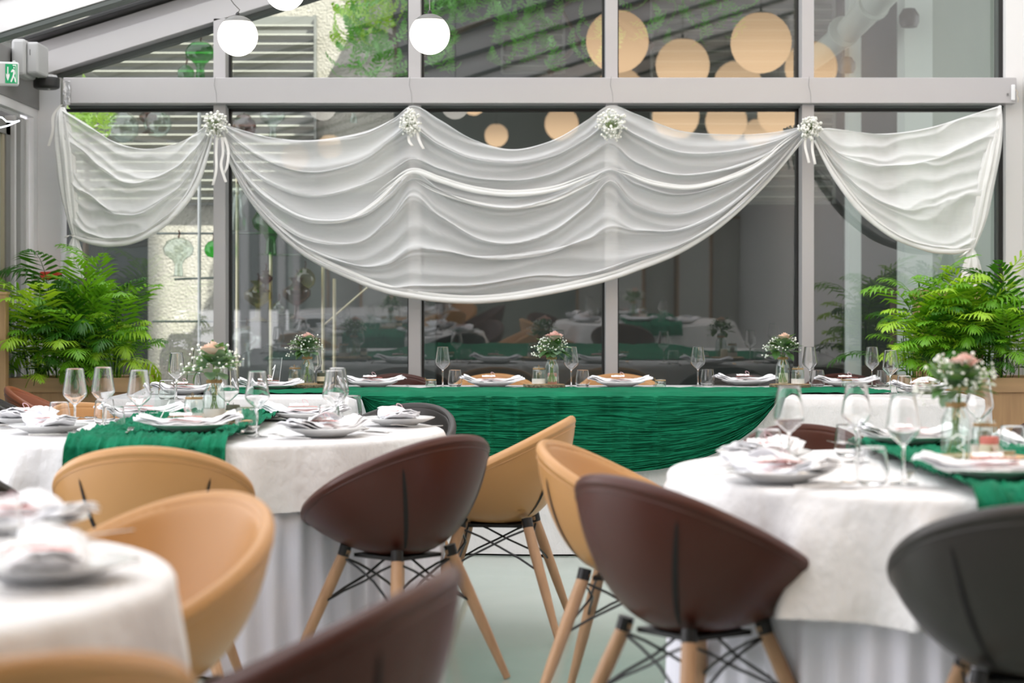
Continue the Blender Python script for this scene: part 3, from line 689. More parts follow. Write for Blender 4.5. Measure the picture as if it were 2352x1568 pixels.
# ------------------------------------------------------------------ flower balls at the mullions
def blossom_cloud(centers, r_b, mb_b, mb_s, root):
    for c in centers:
        mb_b.ball(c, r_b*rnd.uniform(.6, 1.15), 6, 4)
        mb_s.tube([root, (Vector(root)*.35+Vector(c)*.65)+Vector((rnd.uniform(-.004, .004),)*3), c], .0008, 3, False)
for i, (px, py, hw, hh, lb, tails) in enumerate((
        (495, 286, 30, 32, 'first round gypsophila ball, by the small swag at the first mullion', [[(498, 315), (496, 350), (497, 390), (489, 425)], [(510, 315), (512, 350), (508, 380), (519, 418)], [(515, 315), (524, 345), (522, 380), (515, 398)]]),
        (943, 283, 26, 32, 'narrow gypsophila ball at the second mullion with two short ribbons', [[(938, 312), (940, 325), (948, 335)], [(958, 300), (962, 320), (973, 342)]]),
        (1405, 287, 36, 37, 'widest gypsophila ball, at the third mullion', []),
        (1860, 294, 27, 27, 'small gypsophila ball at the fourth mullion with two long ribbons', [[(1850, 318), (1850, 340), (1858, 374)], [(1866, 318), (1866, 345), (1872, 377)]]))):
    c0 = P(px, py, YD-.12); s_ = F/(YD-.12); t = empty('flower_ball', c0, 0, lb, 'flower decoration', 'gypsophila balls on the mullions')
    mbb, mbs = MB(), MB(); cs = []
    for _ in range(170):
        v = Vector((rnd.gauss(0, 1), rnd.gauss(0, 1), rnd.gauss(0, 1))).normalized()*rnd.uniform(.45, 1.05)
        cs.append((v.x*hw/s_, v.y*.07, v.z*hh/s_))
    blossom_cloud(cs, .0092, mbb, mbs, (0, .02, 0))
    o = mbb.build('blossoms', 'gyps', t, sharp=False); o['kind'] = 'stuff'
    o = mbs.build('sprigs', 'sprig', t); o['kind'] = 'stuff'
    for tl in tails:
        r_ = ribbon([(a, b, YD-.13) for a, b in tl], .016, t); r_.location = -t.location
    # thread hung over the transom
    x = 0
    MB().tube([P(px+3, 240, 12.30)-c0, P(px+2, 215, 12.365)-c0, P(px-3, 195, 12.370)-c0, P(px-1, 176, 12.372)-c0], .0012, 4).build('thread', 'header', t)

# ================================================================== CHAIRS
def chair_proto(leather, name='tub_chair'):
    t = empty(name, (0, 0, 0))
    def zr(ph): return .485+.295*((1+math.cos(ph))/2)**.95
    def outer(ph, a, off=0):
        ang = a*PI/2; wb = ((1+math.cos(ph))/2)
        rr = (1-wb)*(.5*math.sin(ang)+.5*a)+wb*math.sin(ang)**.72*(.93+.07*a)
        rx, ry = .30-off, (.31-.025*math.cos(ph))-off
        h = zr(ph)-.405; z = .405+h*(1-math.cos(ang)**1.15)+off*.9
        return Vector((rx*rr*math.sin(ph), -ry*rr*math.cos(ph), z))
    MB().grid(lambda u, v: outer(2*PI*u, .02+.98*v), 64, 20, wrap=True).build('shell', leather, t, sharp=False)
    def inner(u, v):
        ph = 2*PI*u; p = outer(ph, 1-v*.98, .03)
        zs = .455+.012*math.cos(2*PI*v*.5)
        if v > .0: p.z = max(p.z, zs+.0)
        if v < .05: p = outer(ph, 1, .012*v/.05+.016)
        return p
    MB().grid(inner, 64, 26, wrap=True).build('seat', leather, t, sharp=False)
    mb = MB(); n = 72; k = 10
    def rim(u, v):
        ph = 2*PI*u; p = outer(ph, 1, .014); q = outer(2*PI*(u+.002), 1, .014)
        tg = (q-p).normalized(); rad = Vector((math.sin(ph), -math.cos(ph), 0)); up = tg.cross(rad).normalized()
        if up.z < 0: up = -up
        rad = up.cross(tg) if up.cross(tg).dot(rad) > 0 else -up.cross(tg)
        a = 2*PI*v; return p+rad*.0165*math.cos(a)+up*(.020*math.sin(a)-.006)
    mb.grid(rim, n, k, wrap=True).build('rim', leather, t, sharp=False)
    # welt line under the rim
    MB().tube([outer(2*PI*i/72, .965, -.0006) for i in range(73)], .0018, 4, False).build('welt', leather, t)
    for sg in (-1, 1):
        ms = MB()
        def sl(u, v, sg=sg):
            a = .28+.63*v; w_ = .018*math.sin(PI*min(1, .04+.96*v))**.4*(1-.45*v)
            ph = sg*(.60+.10*v)+(u-.5)*w_*4.4
            return outer(ph, a, -.0018)
        ms.grid(sl, 2, 18).build('back_slot', 'slot', t)
    for sx, sy in ((-1, -1), (1, -1), (1, 1), (-1, 1)):
        top = Vector((sx*.118, sy*.118, .425)); bot = Vector((sx*.252, sy*.250, .004))
        MB().tube([top, top.lerp(bot, .25), top.lerp(bot, .6), bot], [.0185, .020, .0175, .0115], 14).build('leg', 'beech', t)
        MB().tube([top+Vector((0, 0, .012)), top.lerp(bot, .05)], .020, 10).build('leg_bracket', 'black_metal', t)
    mb = MB(); L = {}
    for sx, sy in ((-1, -1), (1, -1), (1, 1), (-1, 1)):
        L[sx, sy] = lambda f, sx=sx, sy=sy: Vector((sx*.118, sy*.118, .425)).lerp(Vector((sx*.252, sy*.25, .004)), f)
    order = [(-1, -1), (1, -1), (1, 1), (-1, 1)]
    for i in range(4):
        a, b = L[order[i]], L[order[(i+1) % 4]]
        for f0, f1 in ((.06, .42), (.42, .06)):
            p, q = a(f0), b(f1); m_ = (p+q)/2*Vector((.8, .8, 1)) if False else Vector(((p.x+q.x)*.42, (p.y+q.y)*.42, (p.z+q.z)/2+.008))
            mb.tube([p, p.lerp(m_, .5)+Vector((0, 0, .004)), m_, m_.lerp(q, .5)+Vector((0, 0, .004)), q], .0042, 6)
    mb.box(-.10, .10, -.10, .10, .400, .412)
    mb.build('wire_brace', 'black_metal', t)
    return t
protos = {}; used = {}
def chair(px, Y, kind, face, label, group=None, X=None):
    """px or X gives the centre; face = (dx, dy) the way the sitter looks"""
    x = X if X is not None else (px-CX)*Y/F
    rz = math.atan2(-face[0], face[1])
    if kind not in protos: protos[kind] = chair_proto(kind); p = protos[kind]; p.location = (x, Y, 0); p.rotation_euler = (0, 0, rz); tag(p, label, 'chair', group); return p
    c = dup(protos[kind], (x, Y, 0), rz, label, group); return c
T1 = Vector((-1.156, 7.35, 0)); T2 = Vector((1.32, 5.50, 0)); T3 = Vector((-1.47, 3.25, 0))
G1, G2, G3, GH = 'chairs round the table with two green-runner ends', 'chairs round the table with the salmon candle', 'chairs round the nearest white table', 'chairs at the long head table'
chair(355, 6.02, 'tan', (-.05, 1), 'tan leather tub chair seen square from behind, two dark slots in its back', G1)
chair(0, 6.22, 'grey', (.45, .85), 'charcoal tub chair cut by the frame edge beside the tan chair', G1, X=-1.80)
chair(0, 6.45, 'brown', (-.72, .66), 'dark brown tub chair tucked at the corner of the round table with runner hanging down', G1, X=-.37)
chair(0, 7.40, 'tan', (-1, .12), 'tan tub chair seen from its side before the green drape, facing away from the aisle', G1, X=-.05)
chair(880, 8.18, 'grey', (-.5, -.85), 'charcoal tub chair of which only the rim shows behind the stacked plate and tumbler', G1)
chair(222, 8.22, 'tan', (.45, -.85), 'tan tub chair behind the two far wine glasses of the round table', G1)
chair(0, 5.95, 'tan', (.97, -.25), 'tan tub chair with its open side showing, beside the wrinkled white tablecloth', G2, X=.36)
chair(0, 4.92, 'brown', (.80, .58), 'dark brown tub chair with a single dark slot, overlapping the tan chair', G2, X=.45)
chair(0, 4.32, 'grey', (.10, 1), 'large charcoal tub chair cut by the frame edge under the green runner', G2, X=1.12)
chair(1895, 6.62, 'brown', (.2, -1), 'dark chair rim showing behind the far plates of the salmon-candle table', G2)
chair(0, 4.12, 'tan', (-.66, -.75), 'tan tub chair turned open towards the nearest white table', G3, X=-.79)
chair(0, 3.09, 'brown', (-.95, .20), 'blurred dark brown tub chair nearest in the aisle, cut by the bottom edge', G3, X=-.365)
chair(0, 2.50, 'tan', (-.6, .8), 'blurred tan chair rim in the bottom corner', G3, X=-.70)
# head table chairs
for px, kind, lb in ((905, 'brown', 'dark brown chair rim behind the head table, next to the second mullion'), (1135, 'tan', 'tan chair rim behind the head table between the wine glass and the moss jar'),
                     (1425, 'tan', 'tan chair rim behind the head table below the third mullion'), (1715, 'grey', 'charcoal chair behind the head table between the glass and the last bouquet'),
                     (1950, 'brown', 'brown chair rim behind the head table between the two pairs of glasses')):
    chair(px, 12.0, kind, (0, -1), lb, GH)
chair(0, 9.55, 'grey', (.98, .2), 'charcoal tub chair with a light welt at the planter end of the head table', GH, X=-2.27)
chair(0, 10.25, 'orange', (.98, .1), 'cognac brown tub chair before the oak planter, behind the charcoal one', GH, X=-2.32)
chair(0, 10.20, 'brown', (-1, .0), 'dark brown chair at the far end of the head table before the oak planter', GH, X=2.82)
chair(0, 9.45, 'grey', (-1, .1), 'charcoal chair beyond the square white corner of the head table', GH, X=2.72)

# ================================================================== TABLES AND CLOTHS
ZT = .76
def round_table(c, R, tnm, lb_t, lb_c, lb_s, drop, seed, hemf, npl=64, famp=1.0):
    t = empty('round_table', (c.x, c.y, 0), 0, lb_t, 'table')
    MB().lathe([(.001, .745), (R-.012, .745), (R-.012, .715), (.001, .715)], n=48).build('tabletop', 'oak', t)
    for a in range(4):
        x, y = .55*math.cos(a*PI/2+.4), .55*math.sin(a*PI/2+.4)
        MB().tube([(x, y, .715), (x, y, .003)], .02, 10).build('leg', 'black_metal', t)
    # pleated skirt
    def sk(u, v):
        a = 2*PI*u; z = .742*(1-v)+.006*v
        fold = math.sin(npl*a+2.5*nz(math.cos(a)*3, math.sin(a)*3, seed))
        rr = R-.012+.004+(.010+.022*v)*(fold*.5+.5)+.012*v*nz(math.cos(a)*6, math.sin(a)*6, v)
        return (rr*math.cos(a), rr*math.sin(a), z)
    s_ = MB().grid(sk, npl*8, 10, wrap=True).build('table_skirt', 'skirt', None, loc=(c.x, c.y, 0), sharp=False)
    tag(s_, lb_s, 'table skirt')
    # overlay cloth
    def ov(u, v):
        a = 2*PI*u; ca, sa = math.cos(a), math.sin(a)
        if v < .30:
            r = R*(v/.30)*.992; return (r*ca, r*sa, ZT-.004+.0015*nz(r*ca*7, r*sa*7, seed))
        if v < .38:
            b = (v-.30)/.08*PI/2; rr = R*.992+.022*math.sin(b); return (rr*ca, rr*sa, ZT-.004-.022*(1-math.cos(b)))
        k = (v-.38)/.62; hd = hemf(a)
        q = 19*a+3.2*nz(ca*2.6+seed, sa*2.6, 0)*2; wv = (1-abs(math.sin(q/2+.25*math.sin(5*a+seed))))**.85
        am = .35+.9*(.5+nz(ca*2.2, sa*2.2, seed*3))
        rr = R*.992+.022+.012*k+famp*(.125*am*wv+.02*math.sin(q*.5+1))*(hd/.29)**1.2*k**.8+.004*nz(ca*14, sa*14, k*3+seed)*k
        return (rr*ca, rr*sa, ZT-.026-(hd-.026)*k*(1-.03*wv))
    o = MB().grid(ov, 420, 44, wrap=True).build('tablecloth', 'cloth', None, loc=(c.x, c.y, 0), sharp=False)
    tag(o, lb_c, 'tablecloth')
    return t
round_table(T1, .895, 't1', 'round banquet table under the cloth crossed by the emerald runner beside the palm', 'wrinkled white cloth on the round table with the emerald runner hanging in front',
            'pale lilac pleated skirt under the cloth of the runner-fronted round table', .22, 2.0, lambda a: .225+.012*math.sin(3*a), famp=.75)
round_table(T2, .875, 't2', 'round banquet table under the cloth beside the white pier', 'white cloth with deep uneven folds hanging between the brown and charcoal chairs',
            'pale lilac pleated skirt behind the brown chair legs', .29, 5.0, lambda a: .305+.03*math.sin(2*a+1.0)+.014*math.sin(9*a))
round_table(T3, .895, 't3', 'nearest round banquet table, cut by the frame edge', 'blurred white cloth of the nearest table, cut by the frame edge',
            'pleated skirt of the nearest table', .25, 8.0, lambda a: .30, famp=.30)
# head table
hx0, hx1, hy0, hy1 = -2.02, 2.345, 9.72, 11.55
t = empty('head_table', ((hx0+hx1)/2, 10.6, 0), 0, 'long rectangular head table in front of the glass wall', 'table')
MB().box(-2.15, 2.15, -.86, .92, .715, .745).build('tabletop', 'oak', t, smooth=False)
for x in (-2, -.7, .7, 2):
    for y in (-.75, .75): MB().tube([(x, y, .715), (x, y, .003)], .02, 8).build('leg', 'black_metal', t)
def headcloth():
    mb = MB(); per = []      # perimeter walk of the rectangle with rounded corners
    def fn(u, v):
        W, D = (hx1-hx0)/2, (hy1-hy0)/2; L = 2*(2*W+2*D); d = u*L
        if d < 2*W: x, y, nx, ny = -W+d, -D, 0, -1
        elif d < 2*W+2*D: x, y, nx, ny = W, -D+(d-2*W), 1, 0
        elif d < 4*W+2*D: x, y, nx, ny = W-(d-2*W-2*D), D, 0, 1
        else: x, y, nx, ny = -W, D-(d-4*W-2*D), -1, 0
        if v < .05: k = v/.05; return (x*k, y*k, ZT)
        k = (v-.05)/.95
        f = .5+.5*math.sin(d*9+3*nz(d*1.3, 1.0)); out = .004+k*.03*f+.012*nz(d*3, k*2)*k
        near = min(abs(abs(x)-W) if ny else 9, abs(abs(y)-D) if nx else 9); c_ = smooth(0, .12, near)
        out = out*(.3+.7*c_)+.02*k*(1-c_)
        return (x+nx*out, y+ny*out, ZT-.752*k)
    mb.grid(fn, 520, 20, wrap=True); return mb
o = headcloth().build('tablecloth', 'cloth', None, loc=((hx0+hx1)/2, (hy0+hy1)/2, 0), sharp=False)
tag(o, 'long white cloth on the head table, reaching the floor behind the emerald drape', 'tablecloth')

# emerald drape on the front of the head table
gx = [832, 900, 985, 1080, 1180, 1280, 1400, 1520, 1640, 1730, 1786]
g_rows = [row(gx, [909]*11), row([832, 890, 975, 1075, 1178, 1282, 1405, 1530, 1650, 1738, 1786], [912, 950, 960, 965, 968, 968, 968, 965, 958, 938, 911]),
          row([832, 880, 960, 1065, 1175, 1285, 1410, 1535, 1648, 1735, 1787], [914, 990, 1015, 1025, 1028, 1030, 1030, 1022, 1000, 960, 913]),
          row([832, 870, 950, 1060, 1172, 1290, 1415, 1535, 1640, 1728, 1788], [916, 1010, 1050, 1078, 1086, 1088, 1085, 1072, 1040, 985, 915])]
YG = 9.68
pleats = [(985, .9, 7), (1122, 1.0, 6), (1186, .8, 6), (1272, .9, 6), (1398, .5, 6), (1440, .5, 7), (1505, .6, 7), (1050, .3, 7), (930, .5, 9)]
def greenf(u, v):
    c4 = [catmull(r, u) for r in g_rows]; x, y = catmull(c4, v)
    d = 0
    for p, a, w_ in pleats: d += a*.030*math.exp(-((x-p-6*v)/w_)**2)*(1-.35*v)*smooth(0, .03, v)
    cr = nz(u*9, v*34+2.5*nz(u*5, v*3, 2), 0); cr2 = nz(u*16, v*75+3*nz(u*7, v*4, 5), 4)
    d += (.011*(1-abs(cr)*2.4)+.007*(1-abs(cr2)*2.2))*(.35+.65*smooth(0, .2, v))+.02*nz(u*6, v*2, 7)*v
    big = .03*smooth(.72, 1, u)*(abs(math.sin(v*9+3*u)))
    q = P(x, y, YG); return (q.x, YG-.004-d-big*.6-.012, q.z)
o = MB().grid(greenf, 420, 150).build('table_drape', 'green', None, sharp=False)
tag(o, 'emerald crinkled cloth draped down the front of the head table', 'drape')
# emerald runner along its top
def hrun(u, v):
    px = 395+(2035-395)*u; x = (px-CX)*10.6/F
    mid = smooth(740, 860, px)*smooth(1840, 1770, px) if True else 0
    mid = smooth(740, 860, px)*(1-smooth(1750, 1830, px))
    yf_ = 10.30+(9.66-10.30)*mid; yb_ = 11.05
    x = (px-CX)*(10.45+(9.9-10.45)*mid*(1-v))/F
    y = yf_+(yb_-yf_)*v
    roll = mid*.030*math.exp(-((v-.07)/.07)**2)+.012*math.exp(-((v-.08)/.1)**2)
    rr = 1-abs(nz(u*10, v*16+4*nz(u*6, v*2), 1))*2.2
    z = ZT+.006+roll*(.75+.5*nz(u*14, 3, v*2))+.007*rr*(1-.5*smooth(.2, .5, v))+.004*nz(u*60, v*20, 2)
    if v < .03: z -= .02*(1-v/.03)*(.4+.6*mid)
    return (x, y, max(z, ZT+.001) if v > .02 else z)
o = MB().grid(hrun, 420, 60).build('table_runner', 'green', None, sharp=False)
tag(o, 'emerald crinkled runner bunched along the top edge of the head table', 'table runner')
# runners on the round tables
def runner(c, xa, xb, R, seed, label, hang=.20, hangb=.1, skew=0):
    L = 2*R
    def fn(u, v):
        xm = xa+(xb-xa)*u+.012*nz(v*6, seed, u*2); tot = hang+L+hangb; d = v*tot
        xx = xm-c.x; yfront = -math.sqrt(max(.05, (R+.02)**2-xx*xx)); yback = -yfront; span = yback-yfront
        if d < hang: y = yfront-.012-.02*(hang-d)/hang; z = ZT+.004-(hang-d); fl = 1
        elif d < hang+L: k = (d-hang)/L; y = yfront+span*k; z = ZT+.004; fl = 0
        else: y = yback+.02; z = ZT+.004-(d-hang-L); fl = 2
        r1 = 1-abs(nz(u*22, v*9+seed, 0))*2.2; r2 = 1-abs(nz(u*9, v*40+seed+2*nz(u*5, v*5), 3))*2.0
        edge = smooth(0, .06, u)*smooth(0, .06, 1-u)
        r3 = 1-abs(nz(u*46+2*nz(u*6, v*12), v*5, 8))*2.2
        disp = .012*r1+.008*r2+.008*r3+.008*(1-edge)
        if fl == 0: z += max(disp, 0)+.004
        elif fl == 1: y -= .014+disp*1.2
        else: y += .014+disp
        return (xm, y+c.y, z)
    o = MB().grid(fn, 90, 260).build('table_runner', 'green2', None, sharp=False)
    return tag(o, label, 'table runner')
runner(T1, -1.45, -.92, .895, 3.0, 'emerald gauze runner crossing the round table and hanging behind the tan chair')
runner(T2, 1.07, 1.62, .875, 9.0, 'emerald gauze runner crossing the table with the salmon candle', hang=.12)
runner(T2+Vector((0, .06, 0)), 1.14, 1.60, .93, 5.0, 'emerald runner end', hang=.62) if False else None

# ================================================================== PLACE SETTINGS
def lathe_me(prof, name, m, n=32): return MB().lathe(prof, n=n).mesh(name, m, True)
def proto_plate():
    pr = [(.001, 0), (.07, 0), (.075, .004), (.100, .012), (.136, .026), (.140, .0285), (.138, .030), (.100, .017), (.072, .008), (.001, .007)]
    o = MB().lathe(pr, n=48).build('dinner_plate', 'china', None, sharp=False); return o
def curve(pts, n): return [catmull(pts, k/n) for k in range(n)]+[pts[-1]]
def walls(outer, wall, n, zfloor):
    """closed thin-walled profile: outer curve up, rolled rim, inner curve down"""
    o = curve(outer, n); inn = []
    for k, (r, z) in enumerate(o):
        a = o[max(k-1, 0)]; b = o[min(k+1, n)]; tx, tz = b[0]-a[0], b[1]-a[1]; l = math.hypot(tx, tz)
        p = (max(r-wall*tz/l, .0004), z+wall*tx/l)
        if p[1] > zfloor: inn.append(p)
    (r1, z1), (r2, z2) = o[-1], inn[-1]
    rim = [(r1-.0001, z1+.0002), ((r1+r2)/2, z1+.0004), (r2+.0001, z2+.0002)]
    return o, o+rim+inn[::-1]
def proto_wine():
    t = empty('wine_glass', (0, 0, 0))
    bo = [(.0045, .0935), (.0085, .0985), (.020, .109), (.034, .122), (.0415, .134), (.0420, .146), (.0385, .170), (.0340, .200), (.0305, .2265)]
    o, pr = walls(bo, .0011, 40, .1005)
    MB().lathe([(.0004, .0935), (.002, .0935), (.004, .0935)]+pr+[(.006, .1003), (.0004, .1)], n=64).build('bowl', 'glass', t, sharp=False)
    MB().lathe([(.0004, 0), (.034, 0), (.0362, .0002), (.0365, .0009), (.036, .0014), (.028, .0022), (.016, .0036), (.008, .006), (.0048, .011), (.0038, .02), (.0034, .05), (.0036, .08), (.0045, .0925), (.0040, .0934), (.0004, .0934)], n=40).build('stem', 'glass', t, sharp=False)
    return t
def proto_tumbler():
    o, pr = walls([(.0290, .0012), (.034, .006), (.0395, .017), (.0410, .030), (.0395, .050), (.0365, .075), (.0340, .0945)], .0012, 30, .010)
    return MB().lathe([(.0004, 0), (.024, 0), (.0275, .0003)]+pr+[(.032, .0085), (.028, .008), (.0004, .008)], n=64).build('tumbler', 'glass', None, sharp=False)
def proto_fork():
    t = empty('fork', (0, 0, 0))
    mb = MB().obox((0, -.05, .004), (.004, 0, 0), (0, .065, 0), (0, 0, .0012)); mb.obox((0, .025, .006), (.010, 0, 0), (0, .014, .002), (0, 0, .001))
    mb.build('handle', 'steel', t, smooth=False, bevel=.001)
    for k in (-3, -1, 1, 3): MB().tube([(k*.003, .038, .008), (k*.003, .06, .012), (k*.003, .083, .010)], [.0016, .0014, .0006], 5).build('tine', 'steel', t)
    return t
def proto_knife():
    t = empty('knife', (0, 0, 0))
    MB().obox((0, -.055, .004), (.006, 0, 0), (0, .055, 0), (0, 0, .003)).build('handle', 'steel', t, smooth=False, bevel=.002)
    MB().add([(-.008, 0, .003), (.006, 0, .003), (.007, .08, .003), (-.002, .11, .003), (-.008, .07, .003), (-.008, 0, .0045), (.006, 0, .0045), (.007, .08, .0045), (-.002, .11, .0045), (-.008, .07, .0045)],
             [(4, 3, 2, 1, 0), (5, 6, 7, 8, 9), (0, 1, 6, 5), (1, 2, 7, 6), (2, 3, 8, 7), (3, 4, 9, 8), (4, 0, 5, 9)]).build('blade', 'steel', t, smooth=False)
    return t
def proto_spoon():
    t = empty('spoon', (0, 0, 0))
    MB().obox((0, -.04, .004), (.0035, 0, 0), (0, .06, 0), (0, 0, .0012)).build('handle', 'steel', t, smooth=False, bevel=.001)
    mb = MB()
    def fn(u, v):
        a = 2*PI*u; r = v; return (.021*r*math.cos(a), .048+.030*r*math.sin(a), .0035+.008*r*r)
    mb.grid(fn, 20, 5, wrap=True)
    b = mb.build('spoon_bowl', 'steel', t, sharp=False); so = b.modifiers.new('s', 'SOLIDIFY'); so.thickness = .001
    return t
def proto_napkin(seed, style):
    t = empty('napkin', (0, 0, 0)); L = .185
    for lay in range(3):
        mb = MB()
        def fn(u, v, lay=lay):
            x = L*(2*u-1)*(1-.06*lay); w0 = .062*(1-.22*smooth(.4, 1, abs(2*u-1)))*(1-.05*lay)
            y = w0*(2*v-1)+.018*nz(u*3+seed, lay)+.01*lay*(2*u-1)
            z = .010+.006*lay+.030*smooth(.45, 1, abs(2*u-1))*(.7+.5*nz(u*2, seed+2))+.006*nz(u*6+seed, v*3, lay)+.004*nz(u*14, v*9, seed+lay)
            z += .007*(1-(2*v-1)**2)
            return (x, y, z)
        mb.grid(fn, 36, 10)
        o = mb.build('fold', 'napkin', t, sharp=False); so = o.modifiers.new('s', 'SOLIDIFY'); so.thickness = .003; so.offset = 1
    if style == 1:        # raised flap
        mb = MB()
        def fn(u, v):
            x = -.10+.15*u+.02*v; y = -.03+.05*v; z = .028+.045*math.sin(PI*(.15+.7*u))*(1-.35*v)+.004*nz(u*5, v*4, seed)
            return (x, y, z)
        o = mb.grid(fn, 16, 8).build('flap', 'napkin', t, sharp=False); so = o.modifiers.new('s', 'SOLIDIFY'); so.thickness = .003
    return t
def proto_card(seed):
    t = empty('name_card', (0, 0, 0))
    MB().grid(lambda u, v: (-.05+.115*u, -.02+.04*v, .0015+.006*math.sin(PI*u)*(.5+.5*nz(u*3, seed))), 8, 3).build('coral_band', 'coral', t)
    mb = MB()
    mb.grid(lambda u, v: (-.045+.075*u, .0+.022*v, .007+.008*v+.003*nz(u*4, v*4, seed)), 6, 3)
    o = mb.build('paper_tag', 'card', t, sharp=False)
    rb = MB(); pts = [(.01+.018*math.cos(a)*math.cos(a*.5), .004, .020+.018*math.sin(a)+.004*a/6) for a in [i*.5 for i in range(13)]]
    pts = [(p[0]*1.0, p[1], .006+(p[2]-.006)*.8) for p in pts]; rb.tube(pts, .0012, 5).build('ribbon_bow', 'pinkpaper', t)
    return t
PR = {}
def put(kind, fn, loc, rz, label, cat, group):
    if kind not in PR:
        o = fn(); PR[kind] = o; o.location = loc; o.rotation_euler = (0, 0, rz); tag(o, label, cat, group); return o
    return dup(PR[kind], loc, rz, label, group)
def setting(x, y, out, tbl, seat, z=ZT, style=0, items='PNCWTFKS', wine=None, tumb=None):
    """out: unit vector from the table towards the sitter; items placed round the plate"""
    o = Vector((out[0], out[1])).normalized(); tg = Vector((-o.y, o.x))       # sitter's right
    if tg.x*0 + 1: pass
    rz = math.atan2(-(-o.x), -o.y)       # local +Y points to the table middle
    def at(a, b): p = Vector((x, y))+tg*a-o*b; return (p.x, p.y, z+.003)
    if 'P' in items: put('plate', proto_plate, (x, y, z+.001), 0, 'white dinner plate '+seat, 'plate', 'plates on the '+tbl)
    sd = style % 3
    if 'N' in items: put('napkin%d' % sd, lambda: proto_napkin(sd*3.1, 1 if sd == 1 else 0), (x, y, z+.013), rz+(.12*(sd-1)), 'folded white napkin on the plate '+seat, 'napkin', 'napkins on the '+tbl)
    if 'C' in items: put('card', lambda: proto_card(1), (x-.01, y-.05*1, z+.052), .1*(sd-1), 'coral banded place card on the napkin '+seat, 'place card', 'place cards on the '+tbl)
    if 'F' in items: put('fork', proto_fork, at(-.195, -.01), rz, 'steel fork beside the plate '+seat, 'fork', 'forks on the '+tbl)
    if 'K' in items: put('knife', proto_knife, at(.19, -.01), rz, 'steel knife beside the plate '+seat, 'knife', 'knives on the '+tbl)
    if 'S' in items: put('spoon', proto_spoon, at(.222, -.01), rz, 'steel spoon beside the plate '+seat, 'spoon', 'spoons on the '+tbl)
    return rz
def glass_at(px, pbase, kind, label, tbl, ztab=ZT, Y=None):
    if Y is None: Y = F*(CH-ztab)/(pbase-HY)
    x = (px-CX)*Y/F
    if kind == 'W': put('wine', proto_wine, (x, Y, ztab+.001), 0, label, 'wine glass', 'wine glasses on the '+tbl)
    else: put('tumbler', proto_tumbler, (x, Y, ztab+.001), 0, label, 'tumbler', 'tumblers on the '+tbl)
N1, N2, N3, NH = 'palm-side round table', 'salmon-candle round table', 'nearest round table', 'head table'
def seat(c, ang, r, tbl, txt, style, items='PNCFKS'):
    a = math.radians(ang); setting(c.x+r*math.cos(a), c.y+r*math.sin(a), (math.cos(a), math.sin(a)), tbl, txt, style=style, items=items)
def seatp(c, px, py, tbl, txt, style, items='PNCFKS', dz=0):
    Y = F*(CH-.775)/(py-HY); x = (px-CX)*Y/F; d = Vector((x-c.x, Y-c.y)); setting(x, Y, d, tbl, txt, style=style, items=items, z=ZT+dz)
seatp(T1, 112, 984, N1, 'before the edge-cut charcoal chair', 1)
seatp(T1, 432, 996, N1, 'on the front end of the emerald runner', 2, dz=.022)
seatp(T1, 748, 991, N1, 'before the brown chair of the palm-side table', 1)
seatp(T1, 915, 967, N1, 'before the aisle-side tan chair', 0)
seatp(T1, 700, 955, N1, 'before the charcoal rim behind the palm-side table', 2)
seatp(T1, 325, 953, N1, 'at the far side of the palm-side table', 0)
seatp(T1, 62, 966, N1, 'at the frame-cut side of the palm-side table', 2)
seatp(T2, 1790, 1092, N2, 'before the brown chair of the salmon-candle table', 1)
seatp(T2, 1755, 1046, N2, 'before the open tan chair', 0)
seatp(T2, 2085, 1026, N2, 'before the dark rim behind the salmon-candle table', 2, dz=.022)
seatp(T2, 2275, 1106, N2, 'on the runner before the large charcoal chair', 0, dz=.022)
seatp(T2, 2420, 1030, N2, 'at the frame-cut side of the salmon-candle table', 1, 'PN')
seatp(T3, 110, 1306, N3, 'before the tan chair turned to the nearest table', 2)
seatp(T3, 40, 1205, N3, 'at the far side of the nearest table', 1)
for px, py, txt, st in ((425, 899, 'at the palm end of the head table', 0), (620, 890, 'behind the acrylic number one', 2), (857, 882, 'before the brown rim behind the head table', 0), (1130, 882, 'before the tan rim by the moss jar', 2),
                        (1425, 882, 'before the tan rim under the third mullion', 0), (1712, 879, 'between the lone glass and the last bouquet', 2),
                        (1945, 882, 'between the last bouquet and the paired glasses', 0), (2120, 896, 'at the pier end of the head table', 1)):
    Y = F*(CH-.775)/(py-HY); setting((px-CX)*Y/F, Y, (0, 1), NH, txt, style=st, items='PNCF' if px > 2000 else 'PNCFK')
# glasses: (px, base row)
for px, pb, k, lb in (
    (172, 992, 'W', 'wine glass standing before the cognac chair'), (237, 985, 'W', 'tallest-looking wine glass before the oak planter rail'), (320, 998, 'W', 'wine glass in front of the faint acrylic sign'),
    (523, 984, 'W', 'wine glass just beside the peach rose bouquet'), (591, 1004, 'W', 'wine glass next to the spoon and the green drape edge'), (768, 1000, 'W', 'wine glass over the brown-chair plate, nearer of the overlapping two'),
    (775, 988, 'W', 'wine glass behind the brown-chair plate, farther of the overlapping two'),
    (136, 982, 'T', 'tumbler before the charcoal chair at the planter'), (262, 996, 'T', 'tumbler beside the runner fork'), (240, 975, 'T', 'tumbler behind the runner tumbler'),
    (566, 998, 'T', 'tumbler between the olive candle and the wine glass'), (756, 990, 'T', 'tumbler behind the brown-chair plate'), (808, 963, 'T', 'tumbler before the charcoal rim and the emerald drape')):
    glass_at(px, pb, k, lb, N1)
